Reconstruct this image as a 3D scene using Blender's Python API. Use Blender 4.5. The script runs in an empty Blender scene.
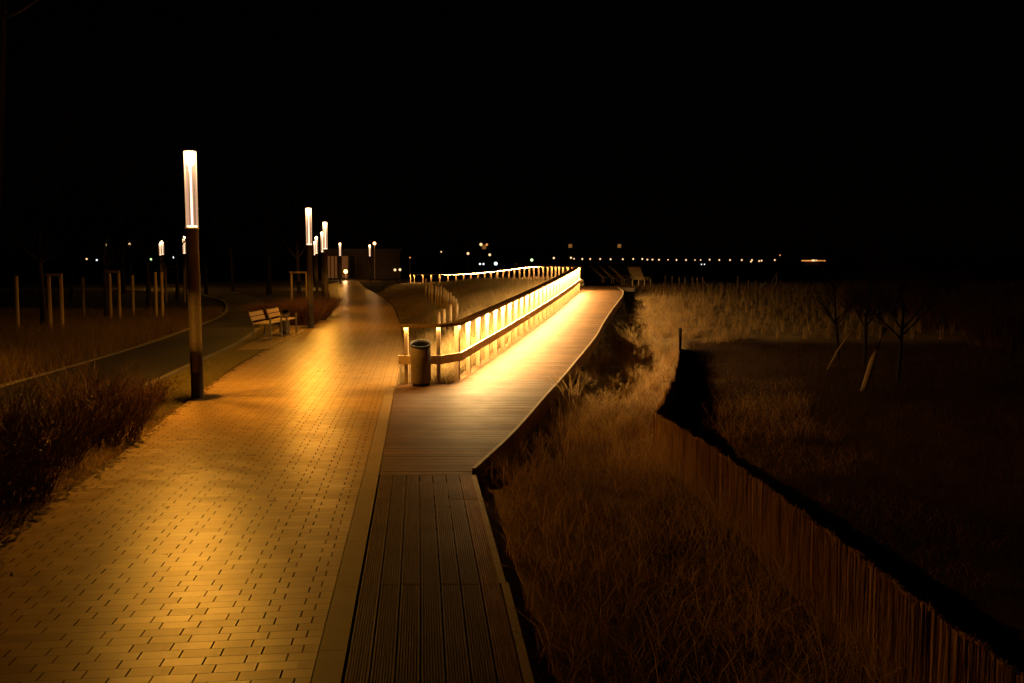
import bpy, math, random
import numpy as np
from mathutils import Vector
random.seed(7); rng = np.random.default_rng(11)
PI = math.pi
sc = bpy.context.scene
col = sc.collection

# ---------------------------------------------------------------- camera
F = 900.0; CX, CY = 512.0, 341.5; CAMZ = 2.2
TH = math.atan((CY-261.0)/F)
cam = bpy.data.cameras.new('camera'); cam.sensor_width = 36; cam.lens = F/1024*36
cam.clip_start = .05; cam.clip_end = 6000
camo = bpy.data.objects.new('camera', cam); col.objects.link(camo)
camo.location = (0, 0, CAMZ); camo.rotation_euler = (PI/2-TH, 0, 0); sc.camera = camo

def ray(x, y):
    u = (x-CX)/F; v = (CY-y)/F
    return u, math.cos(TH)+v*math.sin(TH), -math.sin(TH)+v*math.cos(TH)
def G(x, y, z=0.0):                       # where the level z is met
    a, b, c = ray(x, y); t = (z-CAMZ)/c
    return a*t, b*t
def at(x, y, Y):                          # point at distance Y
    a, b, c = ray(x, y); t = Y/b
    return a*t, Y, CAMZ+c*t
def sstep(a, b, x):
    t = np.clip((np.asarray(x, float)-a)/(b-a), 0, 1); return t*t*(3-2*t)

# deck level along Y
def zd(Y):
    Y = np.asarray(Y, float)
    r = np.clip(.04*(Y-16.5), 0, .88)
    return r - .66*sstep(47, 62, Y)
def G_on(x, y, zf):
    Y = 25.0
    for _ in range(60):
        X, Yn = G(x, y, float(zf(Y))); Y = .6*Y+.4*Yn
    return X, Y

# ---------------------------------------------------------------- scene helpers
def tag(o, label=None, cat=None, group=None, kind=None):
    if label: o['label'] = label
    if cat: o['category'] = cat
    if group: o['group'] = group
    if kind: o['kind'] = kind
    return o
def empty(name, loc=(0,0,0), rz=0):
    o = bpy.data.objects.new(name, None); col.objects.link(o); o.location = loc; o.rotation_euler = (0,0,rz)
    o.empty_display_size = .2
    return o
class MB:
    def __init__(s): s.v = []; s.f = []; s.sm = []
    def add(s, vs, fs, smooth=False):
        n = len(s.v); s.v += [tuple(p) for p in vs]
        for f in fs: s.f.append([i+n for i in f]); s.sm.append(smooth)
        return s
    def box(s, c, d, rz=0.0, rx=0.0, ry=0.0):
        from mathutils import Euler
        m = Euler((rx, ry, rz)).to_matrix(); c = Vector(c); vs = []
        for sz in (-1,1):
            for sx, sy in ((-1,-1),(1,-1),(1,1),(-1,1)):
                vs.append(c+m@Vector((sx*d[0]/2, sy*d[1]/2, sz*d[2]/2)))
        return s.add(vs, [(3,2,1,0),(4,5,6,7),(0,1,5,4),(1,2,6,5),(2,3,7,6),(3,0,4,7)])
    def beam(s, p, q, w, h):              # box from p to q; w across, h up
        p = Vector(p); q = Vector(q); d = (q-p).normalized()
        a = Vector((0,0,1)).cross(d)
        a = Vector((1,0,0)) if a.length < 1e-4 else a.normalized()
        u = d.cross(a); vs = []
        for e in (p, q):
            for i, j in ((-1,-1),(1,-1),(1,1),(-1,1)): vs.append(e+a*i*w/2+u*j*h/2)
        return s.add(vs, [(0,1,2,3),(7,6,5,4),(4,5,1,0),(5,6,2,1),(6,7,3,2),(7,4,0,3)])
    def tube(s, pts, rad, n=8, cap=True, smooth=True):
        pts = [Vector(p) for p in pts]; rings = []
        for i, p in enumerate(pts):
            d = (pts[min(i+1, len(pts)-1)]-pts[max(i-1, 0)]).normalized()
            a = d.cross(Vector((.13,.21,1)) if abs(d.z) < .9 else Vector((1,.1,0))).normalized(); b = d.cross(a)
            r = rad[i] if hasattr(rad, '__len__') else rad
            rings.append([p+a*r*math.cos(2*PI*k/n)+b*r*math.sin(2*PI*k/n) for k in range(n)])
        vs = [v for r in rings for v in r]; fs = []
        for i in range(len(pts)-1):
            for k in range(n):
                k2 = (k+1) % n; fs.append((i*n+k, i*n+k2, (i+1)*n+k2, (i+1)*n+k))
        s.add(vs, fs, smooth)
        if cap: s.add(rings[0], [tuple(range(n))[::-1]]); s.add(rings[-1], [tuple(range(n))])
        return s
    def lathe(s, prof, n=32, c=(0,0,0), smooth=True):
        vs = []; fs = []
        for r, z in prof:
            for k in range(n): vs.append((c[0]+r*math.cos(2*PI*k/n), c[1]+r*math.sin(2*PI*k/n), c[2]+z))
        for i in range(len(prof)-1):
            for k in range(n):
                k2 = (k+1) % n; fs.append((i*n+k, i*n+k2, (i+1)*n+k2, (i+1)*n+k))
        return s.add(vs, fs, smooth)
    def ngon(s, pts): return s.add(pts, [tuple(range(len(pts)))])
    def build(s, name, mat, parent=None, loc=None, bevel=0):
        me = bpy.data.meshes.new(name); me.from_pydata([tuple(v) for v in s.v], [], s.f)
        me.polygons.foreach_set('use_smooth', s.sm); me.materials.append(mat); me.update()
        o = bpy.data.objects.new(name, me); col.objects.link(o)
        if parent: o.parent = parent
        if loc: o.location = loc
        if bevel:
            m = o.modifiers.new('bevel', 'BEVEL'); m.width = bevel; m.segments = 2; m.limit_method = 'ANGLE'
        return o
def copy_tree(o, parent=None):
    c = o.copy(); col.objects.link(c); c.parent = parent
    for ch in list(o.children): copy_tree(ch, c)
    return c

# ---------------------------------------------------------------- materials
def newmat(name):
    m = bpy.data.materials.new(name); m.use_nodes = True
    nt = m.node_tree; return m, nt, nt.nodes['Principled BSDF']
def N(nt, t, **k):
    n = nt.nodes.new(t)
    for a, b in k.items(): setattr(n, a, b)
    return n
def mth(nt, op, a, b=None, c=None):
    n = N(nt, 'ShaderNodeMath', operation=op)
    for i, x in enumerate((a, b, c)):
        if x is None: continue
        if isinstance(x, (int, float)): n.inputs[i].default_value = x
        else: nt.links.new(x, n.inputs[i])
    return n.outputs[0]
def mixc(nt, fac, a, b, mode='MIX'):
    n = N(nt, 'ShaderNodeMix', data_type='RGBA', blend_type=mode)
    for s_, x in ((n.inputs[0], fac), (n.inputs[6], a), (n.inputs[7], b)):
        if isinstance(x, (int, float)): s_.default_value = x
        elif isinstance(x, tuple): s_.default_value = (*x, 1)
        else: nt.links.new(x, s_)
    return n.outputs[2]
def noise(nt, vec, scale, detail=5, rough=.6, dist=0):
    n = N(nt, 'ShaderNodeTexNoise'); n.inputs['Scale'].default_value = scale
    n.inputs['Detail'].default_value = detail; n.inputs['Roughness'].default_value = rough
    n.inputs['Distortion'].default_value = dist
    nt.links.new(vec, n.inputs['Vector']); return n.outputs['Fac']
def ramp(nt, f, a, b):
    n = N(nt, 'ShaderNodeMapRange'); n.inputs[1].default_value = a; n.inputs[2].default_value = b
    nt.links.new(f, n.inputs[0]); return n.outputs[0]
def bumpn(nt, h, dist, strength=1.0, normal=None):
    b = N(nt, 'ShaderNodeBump'); b.inputs['Distance'].default_value = dist; b.inputs['Strength'].default_value = strength
    nt.links.new(h, b.inputs['Height'])
    if normal: nt.links.new(normal, b.inputs['Normal'])
    return b.outputs[0]
def objvec(nt, rot=0, scale=(1,1,1)):
    tc = N(nt, 'ShaderNodeTexCoord'); mp = N(nt, 'ShaderNodeMapping')
    mp.inputs['Rotation'].default_value = (0,0,rot); mp.inputs['Scale'].default_value = scale
    nt.links.new(tc.outputs['Object'], mp.inputs[0]); return mp.outputs[0]
def simple(name, c1, c2, rough=.7, scale=6, sc3=(1,1,1), bd=.004, spec=.18, metal=0, fine=None):
    m, nt, P = newmat(name); v = objvec(nt, 0, sc3)
    f = noise(nt, v, scale, 6, .65); c = mixc(nt, ramp(nt, f, .32, .68), c1, c2)
    if fine:
        f2 = noise(nt, v, fine, 3, .7); c = mixc(nt, ramp(nt, f2, .35, .7), c, tuple(x*.55 for x in c1)); f = mth(nt, 'ADD', f, f2)
    nt.links.new(c, P.inputs['Base Color']); P.inputs['Roughness'].default_value = rough
    P.inputs['Metallic'].default_value = metal; P.inputs['Specular IOR Level'].default_value = spec
    if bd: nt.links.new(bumpn(nt, f, bd), P.inputs['Normal'])
    return m
def emit(name, c, s):
    m = bpy.data.materials.new(name); m.use_nodes = True; nt = m.node_tree; nt.nodes.clear()
    e = N(nt, 'ShaderNodeEmission'); e.inputs[0].default_value = (*c, 1); e.inputs[1].default_value = s
    o = N(nt, 'ShaderNodeOutputMaterial'); nt.links.new(e.outputs[0], o.inputs[0]); return m

M = {}
wood = lambda n, a, b, r=.6: simple(n, a, b, r, 9, (1,1,.12), .002, fine=60)
M['post_wood'] = wood('rail_post_wood', (.42,.29,.16), (.30,.20,.11))
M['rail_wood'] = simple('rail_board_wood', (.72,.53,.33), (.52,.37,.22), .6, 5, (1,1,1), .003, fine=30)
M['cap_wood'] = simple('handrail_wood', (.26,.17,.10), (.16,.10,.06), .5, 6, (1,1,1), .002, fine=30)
M['stake'] = simple('stake_bark_wood', (.55,.40,.24), (.38,.26,.15), .75, 8, (1,1,.3), .004, fine=50)
M['old_wood'] = simple('weathered_prop_wood', (.22,.15,.09), (.13,.085,.05), .8, 8, (1,1,.3), .004, fine=50)
M['bench_wood'] = simple('bench_slat_wood', (.66,.48,.26), (.54,.38,.20), .5, 8, (1,.2,1), .001)
M['steel'] = simple('dark_painted_steel', (.13,.10,.078), (.10,.078,.06), .42, 14, (1,1,1), .0005, metal=.2)
M['frame_steel'] = simple('grey_frame_steel', (.22,.20,.18), (.16,.145,.13), .4, 14, metal=.5, bd=0)
M['bin'] = simple('bin_coated_metal', (.21,.155,.105), (.16,.12,.08), .6, 9, (1,1,.25), .001, fine=40, metal=.2)
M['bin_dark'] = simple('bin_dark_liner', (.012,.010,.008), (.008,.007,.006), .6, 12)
M['reed'] = simple('reed_mat', (.50,.29,.13), (.32,.18,.075), .95, 26, (1,1,.07), .012, fine=130)
M['bark'] = simple('tree_bark', (.024,.016,.011), (.014,.010,.007), .85, 9, (1,1,.3), .01, fine=40)
M['twig'] = simple('shrub_twig', (.13,.055,.028), (.07,.032,.018), .6, 20, bd=0)
M['asphalt'] = simple('asphalt', (.040,.031,.024), (.026,.020,.016), .75, 1.5, bd=.003, fine=120)
M['kerb'] = simple('kerb_concrete', (.20,.165,.12), (.13,.105,.075), .7, 5, bd=.002, fine=80)
M['plaster'] = simple('render_wall', (.09,.065,.045), (.06,.045,.03), .8, .5, bd=0)
M['dark_wall'] = simple('grey_wall', (.20,.17,.14), (.14,.12,.10), .8, .4, bd=0)
M['road'] = simple('road_surface', (.12,.09,.06), (.07,.055,.04), .6, 1.2, bd=.003, fine=90)
M['pale_stake'] = simple('pale_stake_wood', (.40,.28,.16), (.28,.19,.11), .8, 8, (1,1,.3), .003, fine=50)
M['liner'] = simple('matt_bin_liner', (.006,.005,.004), (.004,.003,.003), 1.0, 12, spec=0, bd=0)
M['glass_dark'] = simple('window_glass', (.02,.02,.022), (.03,.03,.03), .08, 2, bd=0)
M['roof'] = simple('flat_roof', (.08,.07,.06), (.06,.05,.045), .8, 1, bd=0)
WARM = (1.0, .50, .20)
M['led'] = emit('led_strip', (1.0, .60, .21), 1950)
M['led_front'] = emit('led_strip_front', (1.0, .60, .20), 480)
M['led_far'] = emit('led_strip_far', (1.0, .55, .18), 230)
M['lamp_src'] = emit('lamp_source', (1.0, .68, .34), 22)
M['lamp_rod'] = emit('lamp_reflector_glow', (1.0, .66, .42), 3.0)
M['lamp_rod_soft'] = emit('lamp_side_reflector', (1.0, .50, .34), .55)
M['far_warm'] = emit('far_lamp_glow', (1.0, .60, .28), 1.5)
M['far_white'] = emit('far_white_lamp_glow', (.85, .92, 1.0), 1.6)
M['far_green'] = emit('far_green_lamp_glow', (.62, 1.0, .38), 1.8)
M['far_orange'] = emit('far_orange_glow', (1.0, .36, .08), 1.0)
M['window_lit'] = emit('lit_window_glass', (1.0, .40, .08), .20)
M['window_dim'] = emit('dim_lit_window', (1.0, .34, .08), .10)

# glass tube of the lamp
m = bpy.data.materials.new('lamp_glass'); m.use_nodes = True; nt = m.node_tree; nt.nodes.clear()
tr = N(nt,'ShaderNodeBsdfTransparent'); tr.inputs[0].default_value=(.96,.95,.94,1)
gl = N(nt,'ShaderNodeBsdfGlossy'); gl.inputs['Roughness'].default_value=.05
em = N(nt,'ShaderNodeEmission'); em.inputs[0].default_value=(1,.56,.27,1); em.inputs[1].default_value=.22
tcg = N(nt,'ShaderNodeTexCoord'); sg = N(nt,'ShaderNodeSeparateXYZ'); nt.links.new(tcg.outputs['Object'], sg.inputs[0])
g_ = mth(nt,'POWER', ramp(nt, sg.outputs[2], 2.75, 3.95), 5.0); nt.links.new(mth(nt,'ADD', mth(nt,'MULTIPLY', g_, 1.9), .15), em.inputs[1])
lw = N(nt,'ShaderNodeLayerWeight'); lw.inputs[0].default_value=.35
mx = N(nt,'ShaderNodeMixShader'); ad = N(nt,'ShaderNodeAddShader'); out = N(nt,'ShaderNodeOutputMaterial')
nt.links.new(lw.outputs['Fresnel'], mx.inputs[0]); nt.links.new(tr.outputs[0], mx.inputs[1]); nt.links.new(gl.outputs[0], mx.inputs[2])
nt.links.new(mx.outputs[0], ad.inputs[0]); nt.links.new(em.outputs[0], ad.inputs[1]); nt.links.new(ad.outputs[0], out.inputs[0])
M['glass'] = m

# pavers: long stretcher rows, short joints open and dark, 1/3 bond
PROM_ROT = math.radians(5.9)
m, nt, P = newmat('clinker_pavers'); v = objvec(nt, -PROM_ROT)
sx = N(nt,'ShaderNodeSeparateXYZ'); nt.links.new(v, sx.inputs[0])
PW, PH = .225, .104
row = mth(nt,'DIVIDE', sx.outputs[1], PH); rf = mth(nt,'FLOOR', row); rfr = mth(nt,'FRACT', row)
sh = mth(nt,'MULTIPLY', mth(nt,'FLOORED_MODULO', rf, 2.0), .34)
wn0 = N(nt,'ShaderNodeTexWhiteNoise', noise_dimensions='1D'); nt.links.new(rf, wn0.inputs['W'])
sh = mth(nt,'ADD', sh, mth(nt,'MULTIPLY', wn0.outputs['Value'], .035))
uu = mth(nt,'ADD', mth(nt,'DIVIDE', sx.outputs[0], PW), sh); uf = mth(nt,'FLOOR', uu); ufr = mth(nt,'FRACT', uu)
cv = N(nt,'ShaderNodeCombineXYZ'); nt.links.new(uf, cv.inputs[0]); nt.links.new(rf, cv.inputs[1])
wn = N(nt,'ShaderNodeTexWhiteNoise', noise_dimensions='3D'); nt.links.new(cv.outputs[0], wn.inputs['Vector'])
fine = noise(nt, v, 160, 3, .7); big = noise(nt, v, .55, 4, .6); mid = noise(nt, v, 7, 5, .65)
base = mixc(nt, wn.outputs['Value'], (.41,.255,.10), (.54,.345,.135))
base = mixc(nt, ramp(nt, fine, .3, .75), base, mixc(nt, .65, base, (.16,.11,.06)))
base = mixc(nt, mth(nt,'MULTIPLY', ramp(nt, big, .42, .68), .25), base, (.20,.135,.07))
base = mixc(nt, mth(nt,'MULTIPLY', ramp(nt, mid, .56, .8), .18), base, (.20,.14,.08))
j1 = mth(nt,'LESS_THAN', ufr, .046); j1 = mth(nt,'MULTIPLY', j1, mth(nt,'GREATER_THAN', rfr, .06))
jr = mth(nt,'GREATER_THAN', wn.outputs['Value'], .04); j1 = mth(nt,'MULTIPLY', j1, jr)
j2 = mth(nt,'LESS_THAN', rfr, .075)
colr = mixc(nt, mth(nt,'MULTIPLY', j2, .55), base, (.06,.04,.02)); sepj = N(nt,'ShaderNodeSeparateColor'); nt.links.new(wn.outputs['Color'], sepj.inputs[0]); colr = mixc(nt, mth(nt,'MULTIPLY', j1, mth(nt,'ADD', mth(nt,'MULTIPLY', sepj.outputs[2], .45), .45)), colr, (.006,.004,.003))
nt.links.new(colr, P.inputs['Base Color'])
ro = mth(nt,'ADD', mth(nt,'MULTIPLY', wn.outputs['Color'], .10), mth(nt,'ADD', mth(nt,'MULTIPLY', mid, .10), .225))
nt.links.new(mth(nt,'MAXIMUM', ro, mth(nt,'MULTIPLY', j1, .95)), P.inputs['Roughness']); nt.links.new(mth(nt,'MULTIPLY', mth(nt,'SUBTRACT', 1.0, j1), .22), P.inputs['Specular IOR Level'])
sepc = N(nt,'ShaderNodeSeparateColor'); nt.links.new(wn.outputs['Color'], sepc.inputs[0])
tilt = mth(nt,'MULTIPLY', mth(nt,'SUBTRACT', sepc.outputs[1], .5), mth(nt,'MULTIPLY', rfr, 1.3))
h = mth(nt,'ADD', mth(nt,'MULTIPLY', fine, .35), mth(nt,'ADD', mth(nt,'MULTIPLY', mid, .7), tilt))
h = mth(nt,'SUBTRACT', h, mth(nt,'MULTIPLY', j2, 1.0))
nt.links.new(bumpn(nt, h, .0030), P.inputs['Normal'])
M['pavers'] = m

# concrete border slabs
m, nt, P = newmat('border_slabs'); v = objvec(nt, -PROM_ROT)
sx = N(nt,'ShaderNodeSeparateXYZ'); nt.links.new(v, sx.inputs[0])
fr = mth(nt,'FRACT', mth(nt,'DIVIDE', sx.outputs[1], 1.0)); j = mth(nt,'LESS_THAN', fr, .007)
f = noise(nt, v, 140, 3, .7); b_ = noise(nt, v, 2.2, 5)
c = mixc(nt, ramp(nt, f, .3, .7), (.27,.195,.115), (.35,.26,.155)); c = mixc(nt, mth(nt,'MULTIPLY', ramp(nt, b_, .4,.7), .4), c, (.20,.14,.08))
c = mixc(nt, mth(nt,'MULTIPLY', j, .8), c, (.03,.02,.01))
nt.links.new(c, P.inputs['Base Color']); P.inputs['Roughness'].default_value = .5; P.inputs['Specular IOR Level'].default_value = .15
nt.links.new(bumpn(nt, f, .0012), P.inputs['Normal']); M['border'] = m

# decking: grain runs along `axis`; each plank its own tone
def decking(name, along_y, w, rot=0, A=(.10,.062,.034), B=(.22,.145,.080), rg=.38):
    m, nt, P = newmat(name); v = objvec(nt, -rot)
    sx = N(nt,'ShaderNodeSeparateXYZ'); nt.links.new(v, sx.inputs[0])
    idx = mth(nt,'FLOOR', mth(nt,'DIVIDE', sx.outputs[0 if along_y else 1], w))
    wn = N(nt,'ShaderNodeTexWhiteNoise', noise_dimensions='1D'); nt.links.new(mth(nt,'ADD', idx, .37), wn.inputs['W'])
    mp = N(nt,'ShaderNodeMapping'); mp.inputs['Scale'].default_value = (1,.06,1) if along_y else (.06,1,1); nt.links.new(v, mp.inputs[0])
    off = N(nt,'ShaderNodeVectorMath', operation='ADD'); nt.links.new(mp.outputs[0], off.inputs[0])
    cb = N(nt,'ShaderNodeCombineXYZ'); nt.links.new(mth(nt,'MULTIPLY', wn.outputs['Value'], 37.0), cb.inputs[2]); nt.links.new(cb.outputs[0], off.inputs[1])
    g = noise(nt, off.outputs[0], 38, 6, .7, .4); st = noise(nt, v, 1.3, 5, .6, 1.2); sp = noise(nt, v, 26, 4, .7)
    c = mixc(nt, ramp(nt, g, .3, .7), A, B)
    c = mixc(nt, mth(nt,'MULTIPLY', wn.outputs['Value'], .75), c, (.066,.036,.017))
    c = mixc(nt, mth(nt,'MULTIPLY', ramp(nt, st, .45, .7), .5), c, (.070,.038,.019))
    c = mixc(nt, mth(nt,'MULTIPLY', ramp(nt, sp, .66, .8), .35), c, (.30,.23,.15))
    nt.links.new(c, P.inputs['Base Color'])
    nt.links.new(mth(nt,'ADD', mth(nt,'MULTIPLY', st, .22), rg), P.inputs['Roughness'])
    nt.links.new(bumpn(nt, mth(nt,'ADD', g, sp), .0025), P.inputs['Normal']); P.inputs['Specular IOR Level'].default_value = .10; return m
M['deck_long'] = decking('ridged_decking', True, .1375, math.radians(6.0), (.12,.048,.015), (.40,.195,.068))
M['deck_cross'] = decking('cross_decking', False, .145, 0, (.105,.050,.019), (.225,.120,.050), .46)
M['trim'] = simple('deck_edge_board', (.46,.36,.24), (.34,.26,.17), .55, 4, bd=.002, fine=50)

# ground: sand with moss, litter
m, nt, P = newmat('sandy_ground'); v = objvec(nt)
f1 = noise(nt, v, .35, 5); f2 = noise(nt, v, 5, 6, .7); f3 = noise(nt, v, 45, 4, .75)
c = mixc(nt, ramp(nt, f2, .35, .65), (.44,.30,.15), (.25,.165,.08)); c = mixc(nt, mth(nt,'MULTIPLY', ramp(nt, f3, .45, .7), .6), c, (.12,.082,.045))
c = mixc(nt, mth(nt,'MULTIPLY', ramp(nt, f1, .5, .62), .45), c, (.13,.10,.05))
tc = N(nt,'ShaderNodeTexCoord'); sx = N(nt,'ShaderNodeSeparateXYZ'); nt.links.new(tc.outputs['Object'], sx.inputs[0])
lawn = ramp(nt, sx.outputs[0], -3.0, -5.0)       # turf and soil on the landward side
near = ramp(nt, sx.outputs[1], 22, 14)           # litter-covered dune foot close by
c = mixc(nt, lawn, c, mixc(nt, ramp(nt, f2, .4, .6), (.20,.165,.04), (.25,.175,.06)))
rgt = mth(nt,'MULTIPLY', near, mth(nt,'SUBTRACT', 1.0, lawn))
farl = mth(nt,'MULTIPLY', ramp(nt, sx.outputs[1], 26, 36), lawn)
c = mixc(nt, mth(nt,'MULTIPLY', farl, .88), c, (.014,.011,.005))  # far lawn colour darkened to stand for the unlit distance
c = mixc(nt, mth(nt,'MULTIPLY', rgt, .45), c, (.17,.095,.045))
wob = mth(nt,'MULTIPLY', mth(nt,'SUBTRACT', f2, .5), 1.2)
shaded_grass = mth(nt,'MULTIPLY', ramp(nt, mth(nt,'ADD', sx.outputs[1], wob), 27.6, 26.6), ramp(nt, mth(nt,'SUBTRACT', sx.outputs[0], mth(nt,'MULTIPLY', sx.outputs[1], .21)), -.6, -.3))  # mask for field shade beyond the fence, painted into the ground colour
c = mixc(nt, mth(nt,'MULTIPLY', shaded_grass, .9), c, (.045,.022,.010))
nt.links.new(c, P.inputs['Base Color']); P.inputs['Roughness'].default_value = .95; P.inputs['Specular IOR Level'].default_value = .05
nt.links.new(bumpn(nt, mth(nt,'ADD', mth(nt,'MULTIPLY', f2, 1.0), mth(nt,'MULTIPLY', f3, .35)), .05), P.inputs['Normal']); M['ground'] = m

# grass blade materials with a per-blade tone
def blade_mat(name, a, b):
    m, nt, P = newmat(name); at_ = N(nt,'ShaderNodeAttribute'); at_.attribute_name = 'tone'
    c = mixc(nt, at_.outputs['Fac'], a, b)
    nt.links.new(c, P.inputs['Base Color']); P.inputs['Roughness'].default_value = .6; P.inputs['Specular IOR Level'].default_value = .12
    tl = N(nt,'ShaderNodeBsdfTranslucent'); nt.links.new(c, tl.inputs[0]); mx = N(nt,'ShaderNodeMixShader'); mx.inputs[0].default_value = .42
    nt.links.new(P.outputs[0], mx.inputs[1]); nt.links.new(tl.outputs[0], mx.inputs[2]); nt.links.new(mx.outputs[0], nt.nodes['Material Output'].inputs[0])
    return m
M['dry'] = blade_mat('dry_dune_grass', (.15,.125,.050), (.36,.25,.12))
M['dry2'] = blade_mat('dead_grass_litter', (.16,.085,.035), (.55,.33,.14))
M['tuft'] = blade_mat('planted_dune_grass', (.26,.165,.065), (.60,.40,.17))
M['lawn'] = blade_mat('lawn_grass', (.15,.13,.03), (.27,.20,.06))
M['shaded_grass'] = blade_mat('shade_toned_grass', (.030,.015,.007), (.095,.045,.020))  # grass tones lowered to paint the shaded field beyond the fence
M['rough'] = blade_mat('rough_verge_grass', (.08,.052,.018), (.26,.165,.062))
M['leaf'] = blade_mat('dead_leaf', (.07,.035,.018), (.15,.075,.035))

# ---------------------------------------------------------------- layout curves
def interp(pts):                                   # X as a function of Y
    ys = np.array([p[1] for p in pts]); xs = np.array([p[0] for p in pts]); o = np.argsort(ys)
    return lambda Y: np.interp(Y, ys[o], xs[o])
def smooth_poly(pts, n=8):                         # Catmull-Rom
    P_ = [np.array(p, float) for p in pts]; P_ = [2*P_[0]-P_[1]]+P_+[2*P_[-1]-P_[-2]]; out_ = []
    for i in range(1, len(P_)-2):
        for k in range(n):
            t = k/n; a, b, c, d = P_[i-1:i+3]
            out_.append(.5*((2*b)+(-a+c)*t+(2*a-5*b+4*c-d)*t*t+(-a+3*b-3*c+d)*t**3))
    out_.append(P_[-2]); return [tuple(p) for p in out_]

# railing line (x, y) : short front return, then along the deck, then the far curve
front = [G(403.5, 384), G(438.8, 384), G(457.5, 380)]
along_px = [(457.5,380),(470,370.6),(481,365),(518,340),(542.7,318.4),(557,308.5),(569,300),(576,294),(578.5,291)]
along = [G_on(x, y, zd) for x, y in along_px]
_pf = np.polyfit([p[1] for p in along], [p[0] for p in along], 3); along = [along[0]]+[(float(np.polyval(_pf, y)), float(y)) for y in np.linspace(along[0][1], along[-1][1], 9)[1:]]
back = [(2.95,40.3),(2.45,42.6),(1.75,46.5),(.3,51.5),(-1.5,55.5),(-3.5,58.5),(-5.5,60.6),(-7.0,62.0)]
rail_line = [tuple(p) for p in front[:2]] + smooth_poly([tuple(p) for p in along]+back, 6)
print('along', [tuple(round(float(c),2) for c in p) for p in along])

right_px = [(518,430.5),(559,383.5),(594.6,340),(604,323.7),(613,309.6),(621,299),(623.5,293.5),(623.2,291.2),(621.2,289.2),(618.0,287.6)]
right_edge = [G(533,683), G(505,573), G(475.8,471)] + [G_on(x, y, zd) for x, y in right_px]
re2 = smooth_poly(right_edge[2:], 5)
XRf = interp([(-.35+.0,0)]+[right_edge[0], right_edge[1]]+re2)
b_in = [G(342,683), G(379.5,474.7), G(394.5,386)]
bw_left = interp([(b_in[0][0]+.5*(b_in[0][0]-b_in[1][0])*0-0.0, b_in[0][1]), b_in[1], b_in[2]])
slope = (b_in[1][0]-b_in[0][0])/(b_in[1][1]-b_in[0][1])
def XB(Y): return b_in[0][0]+slope*(np.asarray(Y)-b_in[0][1])   # inner edge of the walk = outer edge of border
al = interp(smooth_poly([tuple(p) for p in along]+back, 6))
Y_FR = G(440,386)[1]
def XL(Y):
    Y = np.asarray(Y, float)
    return np.where(Y < Y_FR, XB(Y), np.where(Y < along[0][1], along[0][0], al(Y)))
print('right', [tuple(round(float(c),2) for c in p) for p in right_edge], 'slope', slope, 'YFR', Y_FR)
PLAT = (3.0, 6.2, 45.6, 58.0)
def XR(Y):
    Y = np.asarray(Y, float)
    s2 = (right_edge[1][0]-right_edge[0][0])/(right_edge[1][1]-right_edge[0][1])
    near = right_edge[0][0]+s2*(Y-right_edge[0][1])
    return np.where(Y < right_edge[0][1], near, XRf(Y))
Y_T = G(430,474.7)[1]                              # where the long planks meet the cross planks

# promenade outline
prom_left = smooth_poly([G(-420,860), G(0,541), G(60,497), G(110,463), G(186,403), G(240,365), G(275,345), G(300,333), G(318,322), G(328,311), G(330.5,304), G(330,295), G(328,289), G(326,285)], 4)
pr_px = [(395,386.5),(399,370),(402,352),(402,335),(398,318),(390,303),(380,296),(372.7,292),(366,288.5),(361,284),(358,281)]
prom_right = smooth_poly([G(x,y) for x, y in pr_px], 4)
BW = abs(G(311,683)[0]-G(342,683)[0])
print('border width', BW, 'boardwalk width', G(533,683)[0]-G(342,683)[0])

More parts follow.
